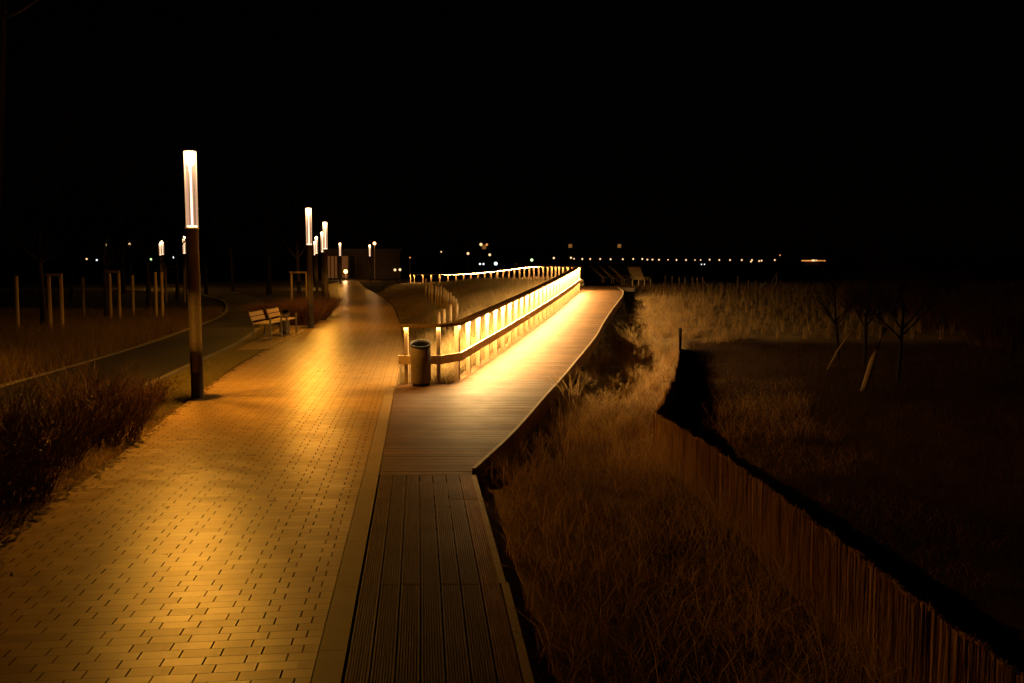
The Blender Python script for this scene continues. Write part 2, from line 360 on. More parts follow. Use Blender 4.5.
# ---------------------------------------------------------------- terrain
_r = np.random.default_rng(3); NZ = _r.random((64,64))
def vnoise(x, y, s):
    x = np.asarray(x)/s; y = np.asarray(y)/s; xi = np.floor(x).astype(int); yi = np.floor(y).astype(int)
    fx = x-xi; fy = y-yi; fx = fx*fx*(3-2*fx); fy = fy*fy*(3-2*fy); g = lambda a, b: NZ[a % 64, b % 64]
    return (g(xi,yi)*(1-fx)+g(xi+1,yi)*fx)*(1-fy)+(g(xi,yi+1)*(1-fx)+g(xi+1,yi+1)*fx)*fy-.5
PRX = interp([tuple(p) for p in prom_right])
def gz(x, y):
    x = np.asarray(x, float); y = np.asarray(y, float)
    rgt = -.60+1.12*sstep(18, 42, y)
    rgt = rgt + .12*vnoise(x, y, 2.3)+.07*vnoise(x+9, y, .8)+.035*vnoise(x, y+5, .33)+.25*sstep(7,18,x)*sstep(20,45,y)*(vnoise(x,y,6)+.2)
    dx_ = np.clip(x-XR(np.clip(y,0,60)), 0, 9); nd = .12+.22*sstep(8,14,y)
    rgt = rgt+(-nd-rgt)*(1-sstep(.1,1.9,dx_))*(1-sstep(14,20,y))
    fx = 2.1+np.clip(y-10.7,-12,16)*np.where(y>10.7,.18,-.06)
    rgt = rgt+.08*np.exp(-((x-fx+.25)/.5)**2)*(x < fx)*(1-sstep(20,26,y))
    rgt = rgt+.26*sstep(.05,.9,x-fx)*(1-sstep(20,26,y))
    rgt = rgt - 3.6*sstep(58, 85, y) + 3.9*sstep(225, 245, y)
    # dune between promenade and railing
    yy = np.clip(y, 0, 63)
    deck = zd(yy)-.07
    pr = np.where(y > 15.5, PRX(np.clip(y, 15.5, 80)), XB(y))
    w = np.clip((x-pr)/np.maximum(XL(yy)-pr, .6), 0, 1)
    dune = -.045+(deck+.045)*sstep(0, .8, w)+.15*sstep(.1,.5,w)*sstep(1,.6,w)*sstep(18,30,y)+.05*vnoise(x,y,1.2)*sstep(.0,.3,w)*sstep(1,.85,w)
    left = -.045+.10*(vnoise(x,y,3))*sstep(-9.5,-12,x)
    k = sstep(0, 1, np.clip((x-XL(yy))/np.maximum(.55*(np.maximum(XR(yy), XL(yy)+.8)-XL(yy)), .3), 0, 1))
    zin = np.where(x < pr, left, dune)
    z = zin*(1-k)+rgt*k
    beyond = sstep(60, 66, y)
    base = np.where(x < 3, np.minimum(-.045, left), rgt)
    z = z*(1-beyond)+(base*(1-sstep(-3,3,x))+rgt*sstep(-3,3,x))*beyond
    # never through the deck
    inside = (x > XL(yy)-.02) & (x < XR(yy)+.02) & (y < 60)
    z = np.where(inside, np.minimum(z, zd(yy)-.075), z)
    plat = (x > PLAT[0]) & (x < PLAT[1]+.1) & (y > PLAT[2]-.8) & (y < PLAT[3])
    return np.where(plat, np.minimum(z, .72), z)
def axis(parts): return np.unique(np.concatenate([np.arange(a, b, s) for a, b, s in parts]).round(4))
ax = axis([(-3000,-200,400),(-200,-40,20),(-40,-14,1.0),(-14,-1.6,.3),(-1.6,6.6,.1),(6.6,16,.25),(16,60,1.5),(60,200,20),(200,3001,400)])
ay = axis([(-40,0,4),(0,3,.5),(3,20,.12),(20,46,.2),(46,66,.5),(66,100,3),(100,300,8),(300,3001,300)])
XX, YY = np.meshgrid(ax, ay); ZZ = gz(XX, YY)
nx, ny = len(ax), len(ay)
vco = np.stack([XX.ravel(), YY.ravel(), ZZ.ravel()], 1)
I = (np.arange(ny-1)[:,None]*nx+np.arange(nx-1)[None,:]).ravel()
quads = np.stack([I, I+1, I+nx+1, I+nx], 1)
def np_mesh(name, co, faces, mat, k, smooth=True, tone=None, parent=None):
    me = bpy.data.meshes.new(name); nf = len(faces)
    me.vertices.add(len(co)); me.vertices.foreach_set('co', co.astype(np.float32).ravel())
    me.loops.add(nf*k); me.loops.foreach_set('vertex_index', faces.astype(np.int32).ravel())
    me.polygons.add(nf); me.polygons.foreach_set('loop_start', np.arange(0, nf*k, k, dtype=np.int32))
    me.polygons.foreach_set('use_smooth', np.full(nf, smooth))
    if tone is not None:
        a = me.attributes.new('tone', 'FLOAT', 'POINT'); a.data.foreach_set('value', tone.astype(np.float32))
    me.materials.append(mat); me.update(calc_edges=True); me.validate()
    o = bpy.data.objects.new(name, me); col.objects.link(o)
    if parent: o.parent = parent
    return o
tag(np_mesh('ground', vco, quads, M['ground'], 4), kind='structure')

m, nt, P = newmat('sea_water'); v = objvec(nt); P.inputs['Base Color'].default_value = (.01,.014,.018,1); P.inputs['Roughness'].default_value = .12
nt.links.new(bumpn(nt, noise(nt, v, .6, 6), .25), P.inputs['Normal'])
MB().ngon([(-2500,72,-2.6),(3000,72,-2.6),(3000,3000,-2.6),(-2500,3000,-2.6)]).build('sea', m)['kind'] = 'structure'

def sheet(name, left, right, z, mat, skirt=.12):
    mb = MB(); n = len(left)
    pts = list(left)+list(right)[::-1]
    zf = z if callable(z) else (lambda x, y: z)
    mb.ngon([(x, y, zf(x, y)) for x, y in pts])
    k = len(pts)
    for i in range(k):
        a = pts[i]; b = pts[(i+1) % k]
        mb.add([(a[0],a[1],zf(*a)),(b[0],b[1],zf(*b)),(b[0],b[1],zf(*b)-skirt),(a[0],a[1],zf(*a)-skirt)], [(3,2,1,0)])
    o = mb.build(name, mat)
    o['kind'] = 'structure'; return o
# promenade of pavers, its right side straight along the border strip
Y0 = -3.0; gap = .006
rt = [(float(XB(Y0))-BW-gap, Y0), (float(XB(15.6))-BW-gap, 15.6)] + [(x, y) for x, y in prom_right if y > 15.7]
lf = [(prom_left[0][0]-2.2, Y0)] + [tuple(p) for p in prom_left]
far = [(-13.0,92.0),(-19.5,92.0)]
rt2 = [p for p in rt]+[(-14.5, 100)]; lf2 = lf+[(-19.0,100)]
o = sheet('promenade', lf2, rt2, 0, M['pavers'])
bl = [(float(XB(y))-BW, y) for y in np.linspace(Y0, 15.6, 8)]; br = [(float(XB(y))-.008, y) for y in np.linspace(Y0, 15.6, 8)]
sheet('border_strip', bl, br, .002, M['border'])
# edging of the promenade along its left side
ed = [p for p in prom_left if p[1] < 60]
edl = []
for i, p in enumerate(ed):
    q = ed[min(i+1, len(ed)-1)]; r = ed[max(i-1, 0)]; d = np.array(q)-np.array(r); d = d/np.linalg.norm(d); edl.append((p[0]-d[1]*.09, p[1]+d[0]*.09))
if 0: sheet('edging_strip', edl, [(x-.004, y) for x, y in ed], .012, M['kerb'])

# asphalt path with pale kerbs
pf = smooth_poly([G(-160,432), G(0,387), G(94,360), G(150,343), G(190,329), G(220,317), G(228,309), G(222,300), G(190,294), G(120,290)], 5)
pn = smooth_poly([G(-160,500), G(20,432), G(129,391), G(190,363), G(240,340), G(262,322), G(268,310), G(262,300), G(235,291), G(215,288)], 5)
sheet('asphalt_path', pf, pn, -.012, M['asphalt'])
def strip(name, line, w, z, mat, side=1):
    other = []
    for i, p in enumerate(line):
        q = np.array(line[min(i+1, len(line)-1)]); r = np.array(line[max(i-1, 0)]); d = (q-r)/max(np.linalg.norm(q-r), 1e-6)
        other.append((p[0]-d[1]*w*side, p[1]+d[0]*w*side))
    sheet(name, other, line, z, mat)
strip('kerb_strip', [(x-.004,y) for x,y in pf], .11, .012, M['kerb'])
strip('kerb_strip', [(x+.004,y) for x,y in pn[:24]], .10, .008, M['kerb'], -1)
# cross street, lit, beyond the lawns
sheet('road', [(-70,67),(-13.2,67)], [(-70,75),(-15.5,75)], -.006, M['road'])
# paved pad under the benches
sheet('bench_pad', [G(236,350),G(262,336),G(288,324)], [G(270,347.5),G(300,334.8),G(312,327.5)], -.004, M['pavers'])

# ---------------------------------------------------------------- boardwalks
# near walk: seven ridged planks between border and edge board
Yj = [2.0, G(430,584)[1], G(430,499)[1], Y_T]
mb = MB(); dirv = np.array([slope, 1.0])
WBW = float(G(533,683)[0]-G(342,683)[0])-.055
xl0 = lambda y: float(XB(y))+.006
npl = 7
for k in range(npl):
    for j in range(3):
        y0, y1 = Yj[j]+.004, Yj[j+1]-.004
        def xa(y, t):                                # t in 0..1 across planks
            xr = float(XR(y))-.05
            return xl0(y)+(xr-xl0(y))*t
        t0, t1 = k/npl, (k+1)/npl; g = .04/npl
        ng = 8; prof = []
        jz = random.uniform(-.0015, .0015)
        for i in range(ng):
            a = t0+g+(t1-t0-2*g)*i/ng; b = t0+g+(t1-t0-2*g)*(i+1)/ng; w = b-a
            prof += [(a, -.006 if i else 0), (a+.16*w, 0), (a+.72*w, 0), (a+.84*w, -.006 if i < ng-1 else 0)]
        prof = [(t0+g, -.03)]+prof+[(t1-g, 0),(t1-g, -.03)]
        vs = [(xa(y0,t), y0, z+jz) for t, z in prof]+[(xa(y1,t), y1, z+jz) for t, z in prof]; n = len(prof)
        mb.add(vs, [(i, i+1, n+i+1, n+i) for i in range(n-1)]+[tuple(range(n)), tuple(range(n, 2*n))[::-1]])
mb.build('boardwalk', M['deck_long'])['kind'] = 'structure'
# joists, coloured near black to stand for the dark beneath the planks
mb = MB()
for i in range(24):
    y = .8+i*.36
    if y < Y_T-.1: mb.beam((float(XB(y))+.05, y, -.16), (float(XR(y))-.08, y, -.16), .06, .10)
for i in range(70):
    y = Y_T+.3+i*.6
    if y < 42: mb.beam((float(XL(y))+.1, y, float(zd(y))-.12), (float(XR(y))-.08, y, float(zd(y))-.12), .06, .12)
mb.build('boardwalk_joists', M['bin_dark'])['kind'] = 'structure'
# cross planks
mb = MB(); y = Y_T+.004; pw = .145; i = 0
def xr_full(yc):
    if yc < 45.5: return float(XR(yc))
    return PLAT[1]
while y < 61.5:
    y1 = y+pw-.010; z0, z1 = float(zd(y)), float(zd(y1)); jz = random.uniform(-.001, .001)
    for s_ in (0,):
        a0, a1 = float(XL(y+.001)), float(XL(y1)); 
        if y < Y_FR < y1+.2: a0 = a1 = float(XB(y))
        if y >= Y_FR-.01 and y < along[0][1]: a0 = a1 = float(XB(15.5)) if y < Y_FR+.25 else along[0][0]-.05
        if y > Y_FR+.25: a0 -= .10; a1 -= .10
        if y < 57: b0, b1 = xr_full(y), xr_full(y1)
        else: b0, b1 = float(XL(y))+4.0, float(XL(y1))+4.0
        if y < 45.4: b0 -= .045; b1 -= .045
        vs = []
        for yy_, zz_, aa, bb in ((y,z0,a0,b0),(y1,z1,a1,b1)):
            vs += [(aa,yy_,zz_+jz-.03),(bb,yy_,zz_+jz-.03),(bb,yy_,zz_+jz),(aa,yy_,zz_+jz)]
        mb.add(vs, [(0,1,2,3),(7,6,5,4),(3,2,6,7),(0,4,5,1),(1,5,6,2),(0,3,7,4)])
    y += pw; i += 1
mb.build('boardwalk', M['deck_cross'])['kind'] = 'structure'
# edge boards
mb = MB()
def ribbon(mb, pts, w, h, zoff, zf, side=0):
    pts = [np.array(p) for p in pts]; ring = []
    for i, p in enumerate(pts):
        d = pts[min(i+1, len(pts)-1)]-pts[max(i-1, 0)]; d = d/np.linalg.norm(d); nrm = np.array([d[1], -d[0]])
        a = p-nrm*w/2+nrm*side; b = p+nrm*w/2+nrm*side; z = float(zf(p[1]))+zoff
        ring.append([(a[0],a[1],z-h),(b[0],b[1],z-h),(b[0],b[1],z),(a[0],a[1],z)])
    for i in range(len(ring)-1):
        mb.add(ring[i]+ring[i+1], [(0,1,5,4),(1,2,6,5),(2,3,7,6),(3,0,4,7)])
    mb.add(ring[0], [(3,2,1,0)]); mb.add(ring[-1], [(0,1,2,3)])
e1 = [(float(XR(y)), y) for y in (1.5, 3, 4.5, Yj[1])]
ribbon(mb, e1, .05, .22, .012, zd, -.02)
e2 = [(float(XR(y))-.012, y) for y in (Yj[1]+.006, 7, 8, Y_T-.03)]
ribbon(mb, e2, .045, .22, .006, zd, -.022)
e3 = [tuple(p) for p in re2]
ribbon(mb, e3, .04, .28, .032, zd, -.02)
ribbon(mb, [(4.75,45.58),(PLAT[1]-.03,45.58)], .04, .22, .004, zd, 0); ribbon(mb, [(PLAT[1]+.02,45.6),(PLAT[1]+.02,57)], .04, .2, .004, zd, 0)
mb.build('boardwalk_edging', M['trim'])['kind'] = 'structure'

# ---------------------------------------------------------------- railing
rail = tag(empty('railing', (rail_line[0][0], rail_line[0][1], 0)), 'long wooden boardwalk railing with a glowing light strip beneath its handrail', 'railing')
org = np.array([rail_line[0][0], rail_line[0][1]])
def zr(p): return float(zd(p[1])) if p[1] > 16.4 else 0.0
L2 = [np.array(p) for p in rail_line]
# densify & arclength
def resample(pts, step):
    pts = [np.array(p, float) for p in pts]; seg = [np.linalg.norm(pts[i+1]-pts[i]) for i in range(len(pts)-1)]
    S = np.concatenate([[0], np.cumsum(seg)]); s = np.arange(0, S[-1], step)
    X = np.interp(s, S, [p[0] for p in pts]); Y = np.interp(s, S, [p[1] for p in pts])
    return [np.array((a, b)) for a, b in zip(X, Y)]+[pts[-1]]
loc_line = [p-org for p in L2]
def rb(name, line, w, h, ztop, side, mat, par=rail):
    mb = MB(); ribbon(mb, [p+0 for p in line], w, h, 0, lambda y: 0, side) if False else None
    pts = line; ring = []
    for i, p in enumerate(pts):
        d = pts[min(i+1, len(pts)-1)]-pts[max(i-1, 0)]; d = d/np.linalg.norm(d); nrm = np.array([d[1], -d[0]])
        kk = 1.0
        if 0 < i < len(pts)-1:
            d1 = (p-pts[i-1])/np.linalg.norm(p-pts[i-1]); kk = 1/max(.6, float(np.dot(d, d1)))
        a = p+nrm*(side-w/2)*kk-org; b = p+nrm*(side+w/2)*kk-org; z = zr(p)+ztop
        ring.append([(a[0],a[1],z-h),(b[0],b[1],z-h),(b[0],b[1],z),(a[0],a[1],z)])
    for i in range(len(ring)-1): mb.add(ring[i]+ring[i+1], [(4,5,1,0),(5,6,2,1),(6,7,3,2),(7,4,0,3)])
    mb.add(ring[0], [(0,1,2,3)]); mb.add(ring[-1], [(3,2,1,0)])
    return mb.build(name, mat, par)
full = [L2[0]-(L2[1]-L2[0])*.12]+L2
rb('handrail', full, .17, .048, 1.073, 0, M['cap_wood'])
for sd in (.080, -.080): rb('handrail_lip', full, .010, .006, 1.025, sd, M['cap_wood'])
rb('middle_rail', full, .035, .155, .52, .075, M['rail_wood'])
def strip_face(line, w, z, side, mat):
    line = [line[0]]+([p for p in resample(line, .9)[1:-1]] if len(line) > 3 else list(line[1:-1]))+[line[-1]]; vs = []
    for i, p in enumerate(line):
        d = line[min(i+1, len(line)-1)]-line[max(i-1, 0)]; d = d/np.linalg.norm(d); nrm = np.array([d[1], -d[0]])
        a = p+nrm*(side-w/2)-org; b = p+nrm*(side+w/2)-org; zz = zr(p)+z; vs += [(a[0],a[1],zz),(b[0],b[1],zz)]
    mb = MB().add(vs, [(2*i, 2*i+2, 2*i+3, 2*i+1) for i in range(len(line)-1)])
    return mb.build('light_strip', mat, rail)
kf = int(np.argmin([np.linalg.norm(q-np.array(back[0])) for q in L2]))
for sd in (.064, -.060):
    strip_face(L2[:3], .014, 1.022, sd, M['led_front'])
    strip_face(L2[2:kf+1], .014, 1.022, sd, M['led'])
    rb('light_strip', L2[kf:], .012, .007, 1.026, sd, M['led_far'])
posts = [np.array(front[0])+(np.array(front[1])-np.array(front[0]))*.09, np.array(front[1])]+resample(L2[2:], .86)
post_i = 0
for i, p in enumerate(posts):
    # direction of the line at p
    j = int(np.argmin([np.linalg.norm(q-p) for q in L2])); j0, j1 = max(j-1,0), min(j+1, len(L2)-1)
    d = L2[j1]-L2[j0]
    if i < 2: d = L2[1]-L2[0]
    a = math.atan2(d[1], d[0])
    mb = MB(); mb.box((0,0,.51), (.07, .082, 1.03), 0)
    o = mb.build('post', M['post_wood'], rail, bevel=.004)
    o.location = (p[0]-org[0], p[1]-org[1], zr(p)-.006); o.rotation_euler = (0,0,a)
    post_i += 1
print('posts', post_i)

# ---------------------------------------------------------------- lamp posts
def make_lamp():
    r = empty('street_lamp')
    MB().lathe([(0,0),(.14,0),(.14,.015),(.098,.02),(.096,2.72),(.103,2.73),(.103,2.76),(0,2.762)], 28).build('pole', M['steel'], r)
    MB().box((0,-.0925,.62), (.075,.016,.34)).build('access_door', M['steel'], r, bevel=.004)
    gt = MB().lathe([(.095,2.762),(.095,3.955)], 32).build('glass_tube', M['glass'], r)
    MB().lathe([(0,3.958),(.10,3.958),(.10,3.985),(.085,3.995),(0,3.997)], 28).build('cap', M['steel'], r)
    MB().lathe([(0,3.70),(.03,3.72),(.066,3.80),(.075,3.90),(.06,3.95),(0,3.952)], 20).build('light_source', M['lamp_src'], r)
    MB().lathe([(.016,2.765),(.014,3.70)], 10).build('reflector_rod', M['lamp_rod'], r)
    mb = MB()
    for a in (.5, 2.64, 4.0, 5.4):
        mb.tube([(.07*math.cos(a), .07*math.sin(a), 2.765), (.07*math.cos(a), .07*math.sin(a), 3.95)], .009, 6)
    mb.build('support_rods', M['lamp_rod_soft'], r)
    mb = MB().lathe([(.0,2.764),(.075,2.764),(.08,2.79),(.0,2.80)], 20); mb.build('lower_ring', M['lamp_rod'], r)
    return r
lamp0 = make_lamp()
lamp_px = [ # x, depth y-base pixel or distance, label, power
 (197.6, None, 397.5, 'tall bright tubular street lamp standing at the near end of the paved promenade', 1900),
 (309.5, 29.8, None, 'glass tube street lamp standing in the verge just past the two benches', 880),
 (325.6, 40.5, None, 'street lamp in front of a dimmer one, third post along the promenade', 620),
 (322.8, 54.0, None, 'street lamp half hidden behind a larger lamp beside the promenade', 320),
 (316.6, 64.0, None, 'small street lamp, right one of the close pair between two larger lamps', 320),
 (315.0, 80.0, None, 'tiny dim street lamp, left one of the close pair between two larger lamps', 320),
 (340.2, 88.0, None, 'street lamp before the pavilion with glowing glass, above the orange globe light', 320),
 (369.9, 98.0, None, 'street lamp where the promenade ends, beside a small floodlight', 320),
 (184.6, 64.0, None, 'street lamp seen just beside the nearest lamp post, beyond the lawn', 200),
 (160.6, 83.0, None, 'street lamp above the wooden tree stakes, lower of two touching lamps', 200),
 (163.0, 75.0, None, 'street lamp above the wooden tree stakes, higher of two touching lamps', 200),
]
lamp_objs = [lamp0]+[copy_tree(lamp0) for _ in lamp_px[1:]]
for (px, Y, yb, lab, pw_) in lamp_px:
    if yb: X, Y = G(px, yb)
    else: X = at(px, 261, Y)[0]
    o = lamp_objs.pop(0)
    o.location = (X, Y, -.03)
    if Y > 60: o.location = (X, Y, -.03)
    tag(o, lab, 'street lamp', 'tubular street lamps')
    l = bpy.data.lights.new('lamp_light', 'SPOT'); l.energy = pw_*1.5; l.color = (1.0, .42, .038); l.shadow_soft_size = .03; l.spot_size = math.radians(176); l.spot_blend = .22
    lo = bpy.data.objects.new('lamp_light', l); col.objects.link(lo); lo.parent = o; lo.location = (0, 0, 3.68)
    print('lamp', round(X,2), round(Y,2))

# ---------------------------------------------------------------- litter bins
def make_bin(h, r, name='litter_bin'):
    e = empty(name)
    MB().lathe([(0,.0),(r*.86,.0),(r*.86,.06),(0,.062)], 32).build('base', M['bin_dark'], e)
    mb = MB().lathe([(r*.93,.05),(r*.99,.10),(r,h*.5),(r,h-.02),(r*.985,h-.018),(r*.985,h-.03)], 48)
    def slant(q): q.v = [(a, b_, c-(.10*(.5-.5*b_/r) if c > h*.8 else 0)) for a, b_, c in q.v]
    slant(mb); mb.build('body', M['bin'], e)
    rim0 = MB().lathe([(r*.93,h-.03),(r*.96,h+.002),(r*.975,h+.006),(r*1.005,h+.005),(r*1.02,h-.002),(r*1.03,h-.025),(r*.985,h-.03)], 48); slant(rim0); rim0.build('rim', M['bin_dark'], e)
    lin = MB().lathe([(r*.94,h-.02),(r*.90,h-.12),(r*.88,h-.5),(0,h-.52)], 40); slant(lin); lin.build('liner', M['liner'], e)
    return e
x, y = G(421.2, 385.5); b = make_bin(.80, .178); b.location = (x, y-.02, .002)
tag(b, 'round brown metal litter bin standing in front of the railing end', 'bin')
x, y = G(285.7, 333.2); b = make_bin(.72, .125); b.location = (x, y, 0)
tag(b, 'slim grey litter bin standing behind the two wooden benches', 'bin')

# ---------------------------------------------------------------- benches
def make_bench():
    r = empty('bench'); Lb = 1.12
    for i, xx in enumerate((-.40, -.265, -.13)):
        pass
    mb = MB()
    for xx in (-.47, -.355, -.24, -.125): mb.box((xx, Lb/2, .455), (.105, Lb, .035))
    mb.build('seat', M['bench_wood'], r, bevel=.004)
    mb = MB()
    for k, zz in enumerate((.585, .715)):
        mb.box((-.565-.045*k, Lb/2, zz), (.028, Lb, .115), 0, 0, -.28)
    mb.build('backrest', M['bench_wood'], r, bevel=.004)
    for yy in (.06, Lb-.06):
        fm = MB()
        fm.beam((-.05, yy, .0), (-.05, yy, .62), .045, .045); fm.build('leg', M['frame_steel'], r)
        fm = MB(); fm.beam((-.55, yy, .0), (-.53, yy, .43), .045, .045); fm.build('leg', M['frame_steel'], r)
        fm = MB(); fm.beam((-.54, yy, .43), (-.66, yy, .80), .04, .02); fm.build('back_support', M['frame_steel'], r)
        fm = MB(); fm.beam((-.56, yy, .425), (-.05, yy, .425), .04, .03); fm.build('seat_bearer', M['frame_steel'], r)
    return r
bx, by = G(271.7, 340)
b1 = make_bench(); b1.location = (bx, by, 0); b1.rotation_euler.z = math.radians(-3)
b2 = copy_tree(b1); b2.location = (bx+.10, by+1.45, 0); b2.rotation_euler.z = math.radians(-2)
tag(b1, 'pale slatted wooden bench, the nearer of the two facing the promenade', 'bench', 'slatted benches')
tag(b2, 'pale slatted wooden bench close to the slim grey bin', 'bench', 'slatted benches')

# ---------------------------------------------------------------- palisade stakes in the dune
pal_px = [(439,312,325),(444,309,325),(450,305,324),(456.8,303,322),(455.5,299,316),(453,296,315),(450.4,292.5,310),(447.8,292,309),(446,290,306),(443.8,288,304),(441.2,286,301),(438,287,299),(435.8,286,297),(432.6,285,294),(429.4,284,293),(431.5,281,286),(425.5,278.5,285)]
pal = None; PALS = []
for k, (px, yt, yb) in enumerate(pal_px):
    Y = 27.0+k*1.25 if k > 3 else 25.0+k*.7
    X, Y, zt = at(px, yt, Y); 
    if pal is None:
        pal = tag(empty('palisade', (X, Y, 0)), 'curved row of short round wooden stakes standing in the dune grass', 'palisade'); po = (X, Y)
    g0 = float(gz(X, Y)); zt = max(zt, g0+.35); r = .05; PALS.append((X, Y))
    o = MB().tube([(0,0,-.25),(random.uniform(-.02,.02),0,zt-g0-.015),(random.uniform(-.02,.02),0,zt-g0)], [r, r*.95, r*.7], 9).build('stake', M['stake'], pal)
    o.location = (X-po[0], Y-po[1], g0)

# ---------------------------------------------------------------- reed fence on the dune
fz = lambda x, y: float(gz(x, y))
A = np.array(at(655, 413, 12.0)[:2]); Bp = np.array([4.75, 25.6]); ZT = at(655,413,12.0)[2]
FP = [np.array(G(x, y, ZT)) for x, y in ((712,446.5),(767,486),(809,518),(867,560),(928,608),(1024,675),(1150,770))]; Cp = FP[4]
fence = tag(empty('reed_fence', (float(A[0]), float(A[1]), 0)), 'low brushwood sand fence bending across the dune beside the boardwalk', 'fence')
fl = resample(FP[::-1]+[A], .03)+resample([A+(Bp-A)*.003, A+(Bp-A)*.35+np.array([.12,0]), A+(Bp-A)*.7+np.array([.1,0]), Bp], .05)[1:]
ZTOP = at(655,413,12.0)[2]
print('fence', A, 'top z', ZTOP, 'ground', fz(*A))
mb = MB(); rows = []
for i, p in enumerate(fl):
    d = fl[min(i+1, len(fl)-1)]-fl[max(i-1, 0)]; d = d/np.linalg.norm(d); nrm = np.array([d[1], -d[0]])
    g0 = fz(*p); far_ = p[1] > A[1]
    top = (ZTOP+.012*math.sin(i*.37)+.015*float(vnoise(p[0]*3, p[1]*3, .5))+random.uniform(-.006,.006)) if not far_ else g0+(.50+.16*float(vnoise(p[0], p[1], .35))+random.uniform(-.02,.02))*(1-.3*(p[1]-A[1])/14)+.04
    if far_ and p[1] < A[1]+2: top = ZTOP*(1-(p[1]-A[1])/2)+top*(p[1]-A[1])/2
    w = .014+random.uniform(-.0012,.0012)
    a = p-nrm*w-A; b = p+nrm*w-A
    rows.append([(a[0],a[1],g0-.2),(b[0],b[1],g0-.2),(b[0],b[1],top),(a[0],a[1],top)])
for i in range(len(rows)-1): mb.add(rows[i]+rows[i+1], [(4,5,1,0),(5,6,2,1),(6,7,3,2),(7,4,0,3)])
mb.add(rows[-1], [(3,2,1,0)])
nrd = 0
for i in range(len(fl)-1):
    p = fl[i]; d = fl[i+1]-fl[i]; ln_ = float(np.linalg.norm(d)); d = d/ln_; nrm = np.array([d[1], -d[0]]); far_ = p[1] > A[1]
    if not far_ and p[1] < 2.5: continue
    for k in range(4 if not far_ else 2):
        for sd in (-1, 1):
            if sd == 1 and random.random() < .7: continue
            b0_ = p+d*random.random()*ln_+nrm*sd*random.uniform(.012,.018)-A; top = rows[i][2][2]+random.gauss(-.004,.016); bot = (rows[i][0][2]+.1) if sd == -1 else top-.08
            rr = random.uniform(.004,.0065); tx = random.gauss(0,.02); ty = random.gauss(0,.006)
            mb.tube([(b0_[0],b0_[1],bot),(b0_[0]+d[0]*tx+nrm[0]*ty,b0_[1]+d[1]*tx+nrm[1]*ty,top)],[rr,rr*.8],5,cap=False,smooth=True)
mb.build('reed_mat', M['reed'], fence)
for q in (Bp,):
    g0 = fz(*q); hh = .62
    zt = g0+hh if q[1] > A[1]+1 else ZTOP+.02
    o = MB().tube([(0,0,g0-.2),(0,0,zt)], .045, 9).build('post', M['bark'], fence); o.location = (q[0]-A[0]+.05, q[1]-A[1], 0)

# ---------------------------------------------------------------- stake fence at the crest
sf_px = [(665.3,275,283),(672,276,284),(679,277,286),(685,276.5,285),(692.4,277,286),(697.3,277,286.5),(702.6,277,288),(737.7,277,288.5),(748.5,280,287),(755.8,280,287),(765,281,287),(776.4,272.5,284)]
sf = None
for (px, yt, yb) in sf_px:
    Y = 53.0; X, _, zb = at(px, yb, Y); zt = at(px, yt, Y)[2]
    if sf is None: sf = tag(empty('stake_fence', (X, Y, 0)), 'broken line of thin wooden stakes along the dune crest before the sea', 'fence'); so = X
    g0 = min(zb, float(gz(X, Y)))
    o = MB().tube([(0,0,g0-.2),(.01,0,zt)], .05, 7).build('stake', M['stake'], sf); o.location = (X-so, 0, 0)
for (xa, ya, xb, yb_) in ((702.6,278,709.5,291),(776.2,274,768.5,288)):
    p = at(xa, ya, 53.0); q = at(xb, yb_, 52.8)
    MB().tube([(p[0]-so, .05, p[2]), (q[0]-so, -.25, q[2]-.1)], .032, 7).build('brace', M['stake'], sf)
# wires along the stakes
mb = MB()
for dz in (.35,.6):
    pts = [(at(px, 285, 53.0)[0]-so, -.04, float(gz(at(px,285,57.5)[0], 53.0))+dz) for px in (665.3,679,697.3,702.6)]
    mb.tube(pts, .006, 4)
mb.build('wire', M['steel'], sf)

# leaning tree props
def leaning(px0, py0, px1, py1, Y, r, lab):
    p = at(px0, py0, Y); q = at(px1, py1, Y+.3)
    g0 = fz(p[0], p[1]); e = tag(MB().tube([(0,0,-.15),((q[0]-p[0])*.5,.15,(q[2]-g0)*.5),(q[0]-p[0],.3,q[2]-g0)], [r*1.05,r,r*.92], 12).build('leaning_post', M['pale_stake']), lab, 'post', 'leaning wooden props')
    e.location = (p[0], p[1], g0)
leaning(861, 398, 884.5, 328, 17.3, .056, 'thick pale leaning wooden post beside the bare small trees')
leaning(824, 374, 851, 332, 20.8, .022, 'thin leaning wooden pole left of the thick leaning post')

# ---------------------------------------------------------------- bare trees
def branch(mb, p, d, L, r, depth, spread=.55, n=5, side=5, up=.10):
    pts = [Vector(p)]; rad = [r]; dd = Vector(d).normalized()
    seg = 4 if depth > 0 else 3
    for i in range(seg):
        dd = (dd+Vector((random.gauss(0,.10), random.gauss(0,.10), random.gauss(0,.06)+up*.3))).normalized()
        pts.append(pts[-1]+dd*L/seg); rad.append(r*(1-.55*(i+1)/seg))
    mb.tube(pts, rad, side if depth > 1 else 3, cap=False)
    if depth <= 0: return
    for k in range(n):
        t = random.uniform(.3, 1.0); i = min(int(t*seg), seg-1); q = pts[i].lerp(pts[i+1], t*seg-i)
        a = random.uniform(0, 2*PI); s = random.uniform(.6,1.2)*spread
        nd = (dd+Vector((math.cos(a)*s, math.sin(a)*s, up+random.uniform(-.1,.25)))).normalized()
        branch(mb, q, nd, L*random.uniform(.5,.78), max(rad[i]*.6, .003), depth-1, spread, n, side, up)
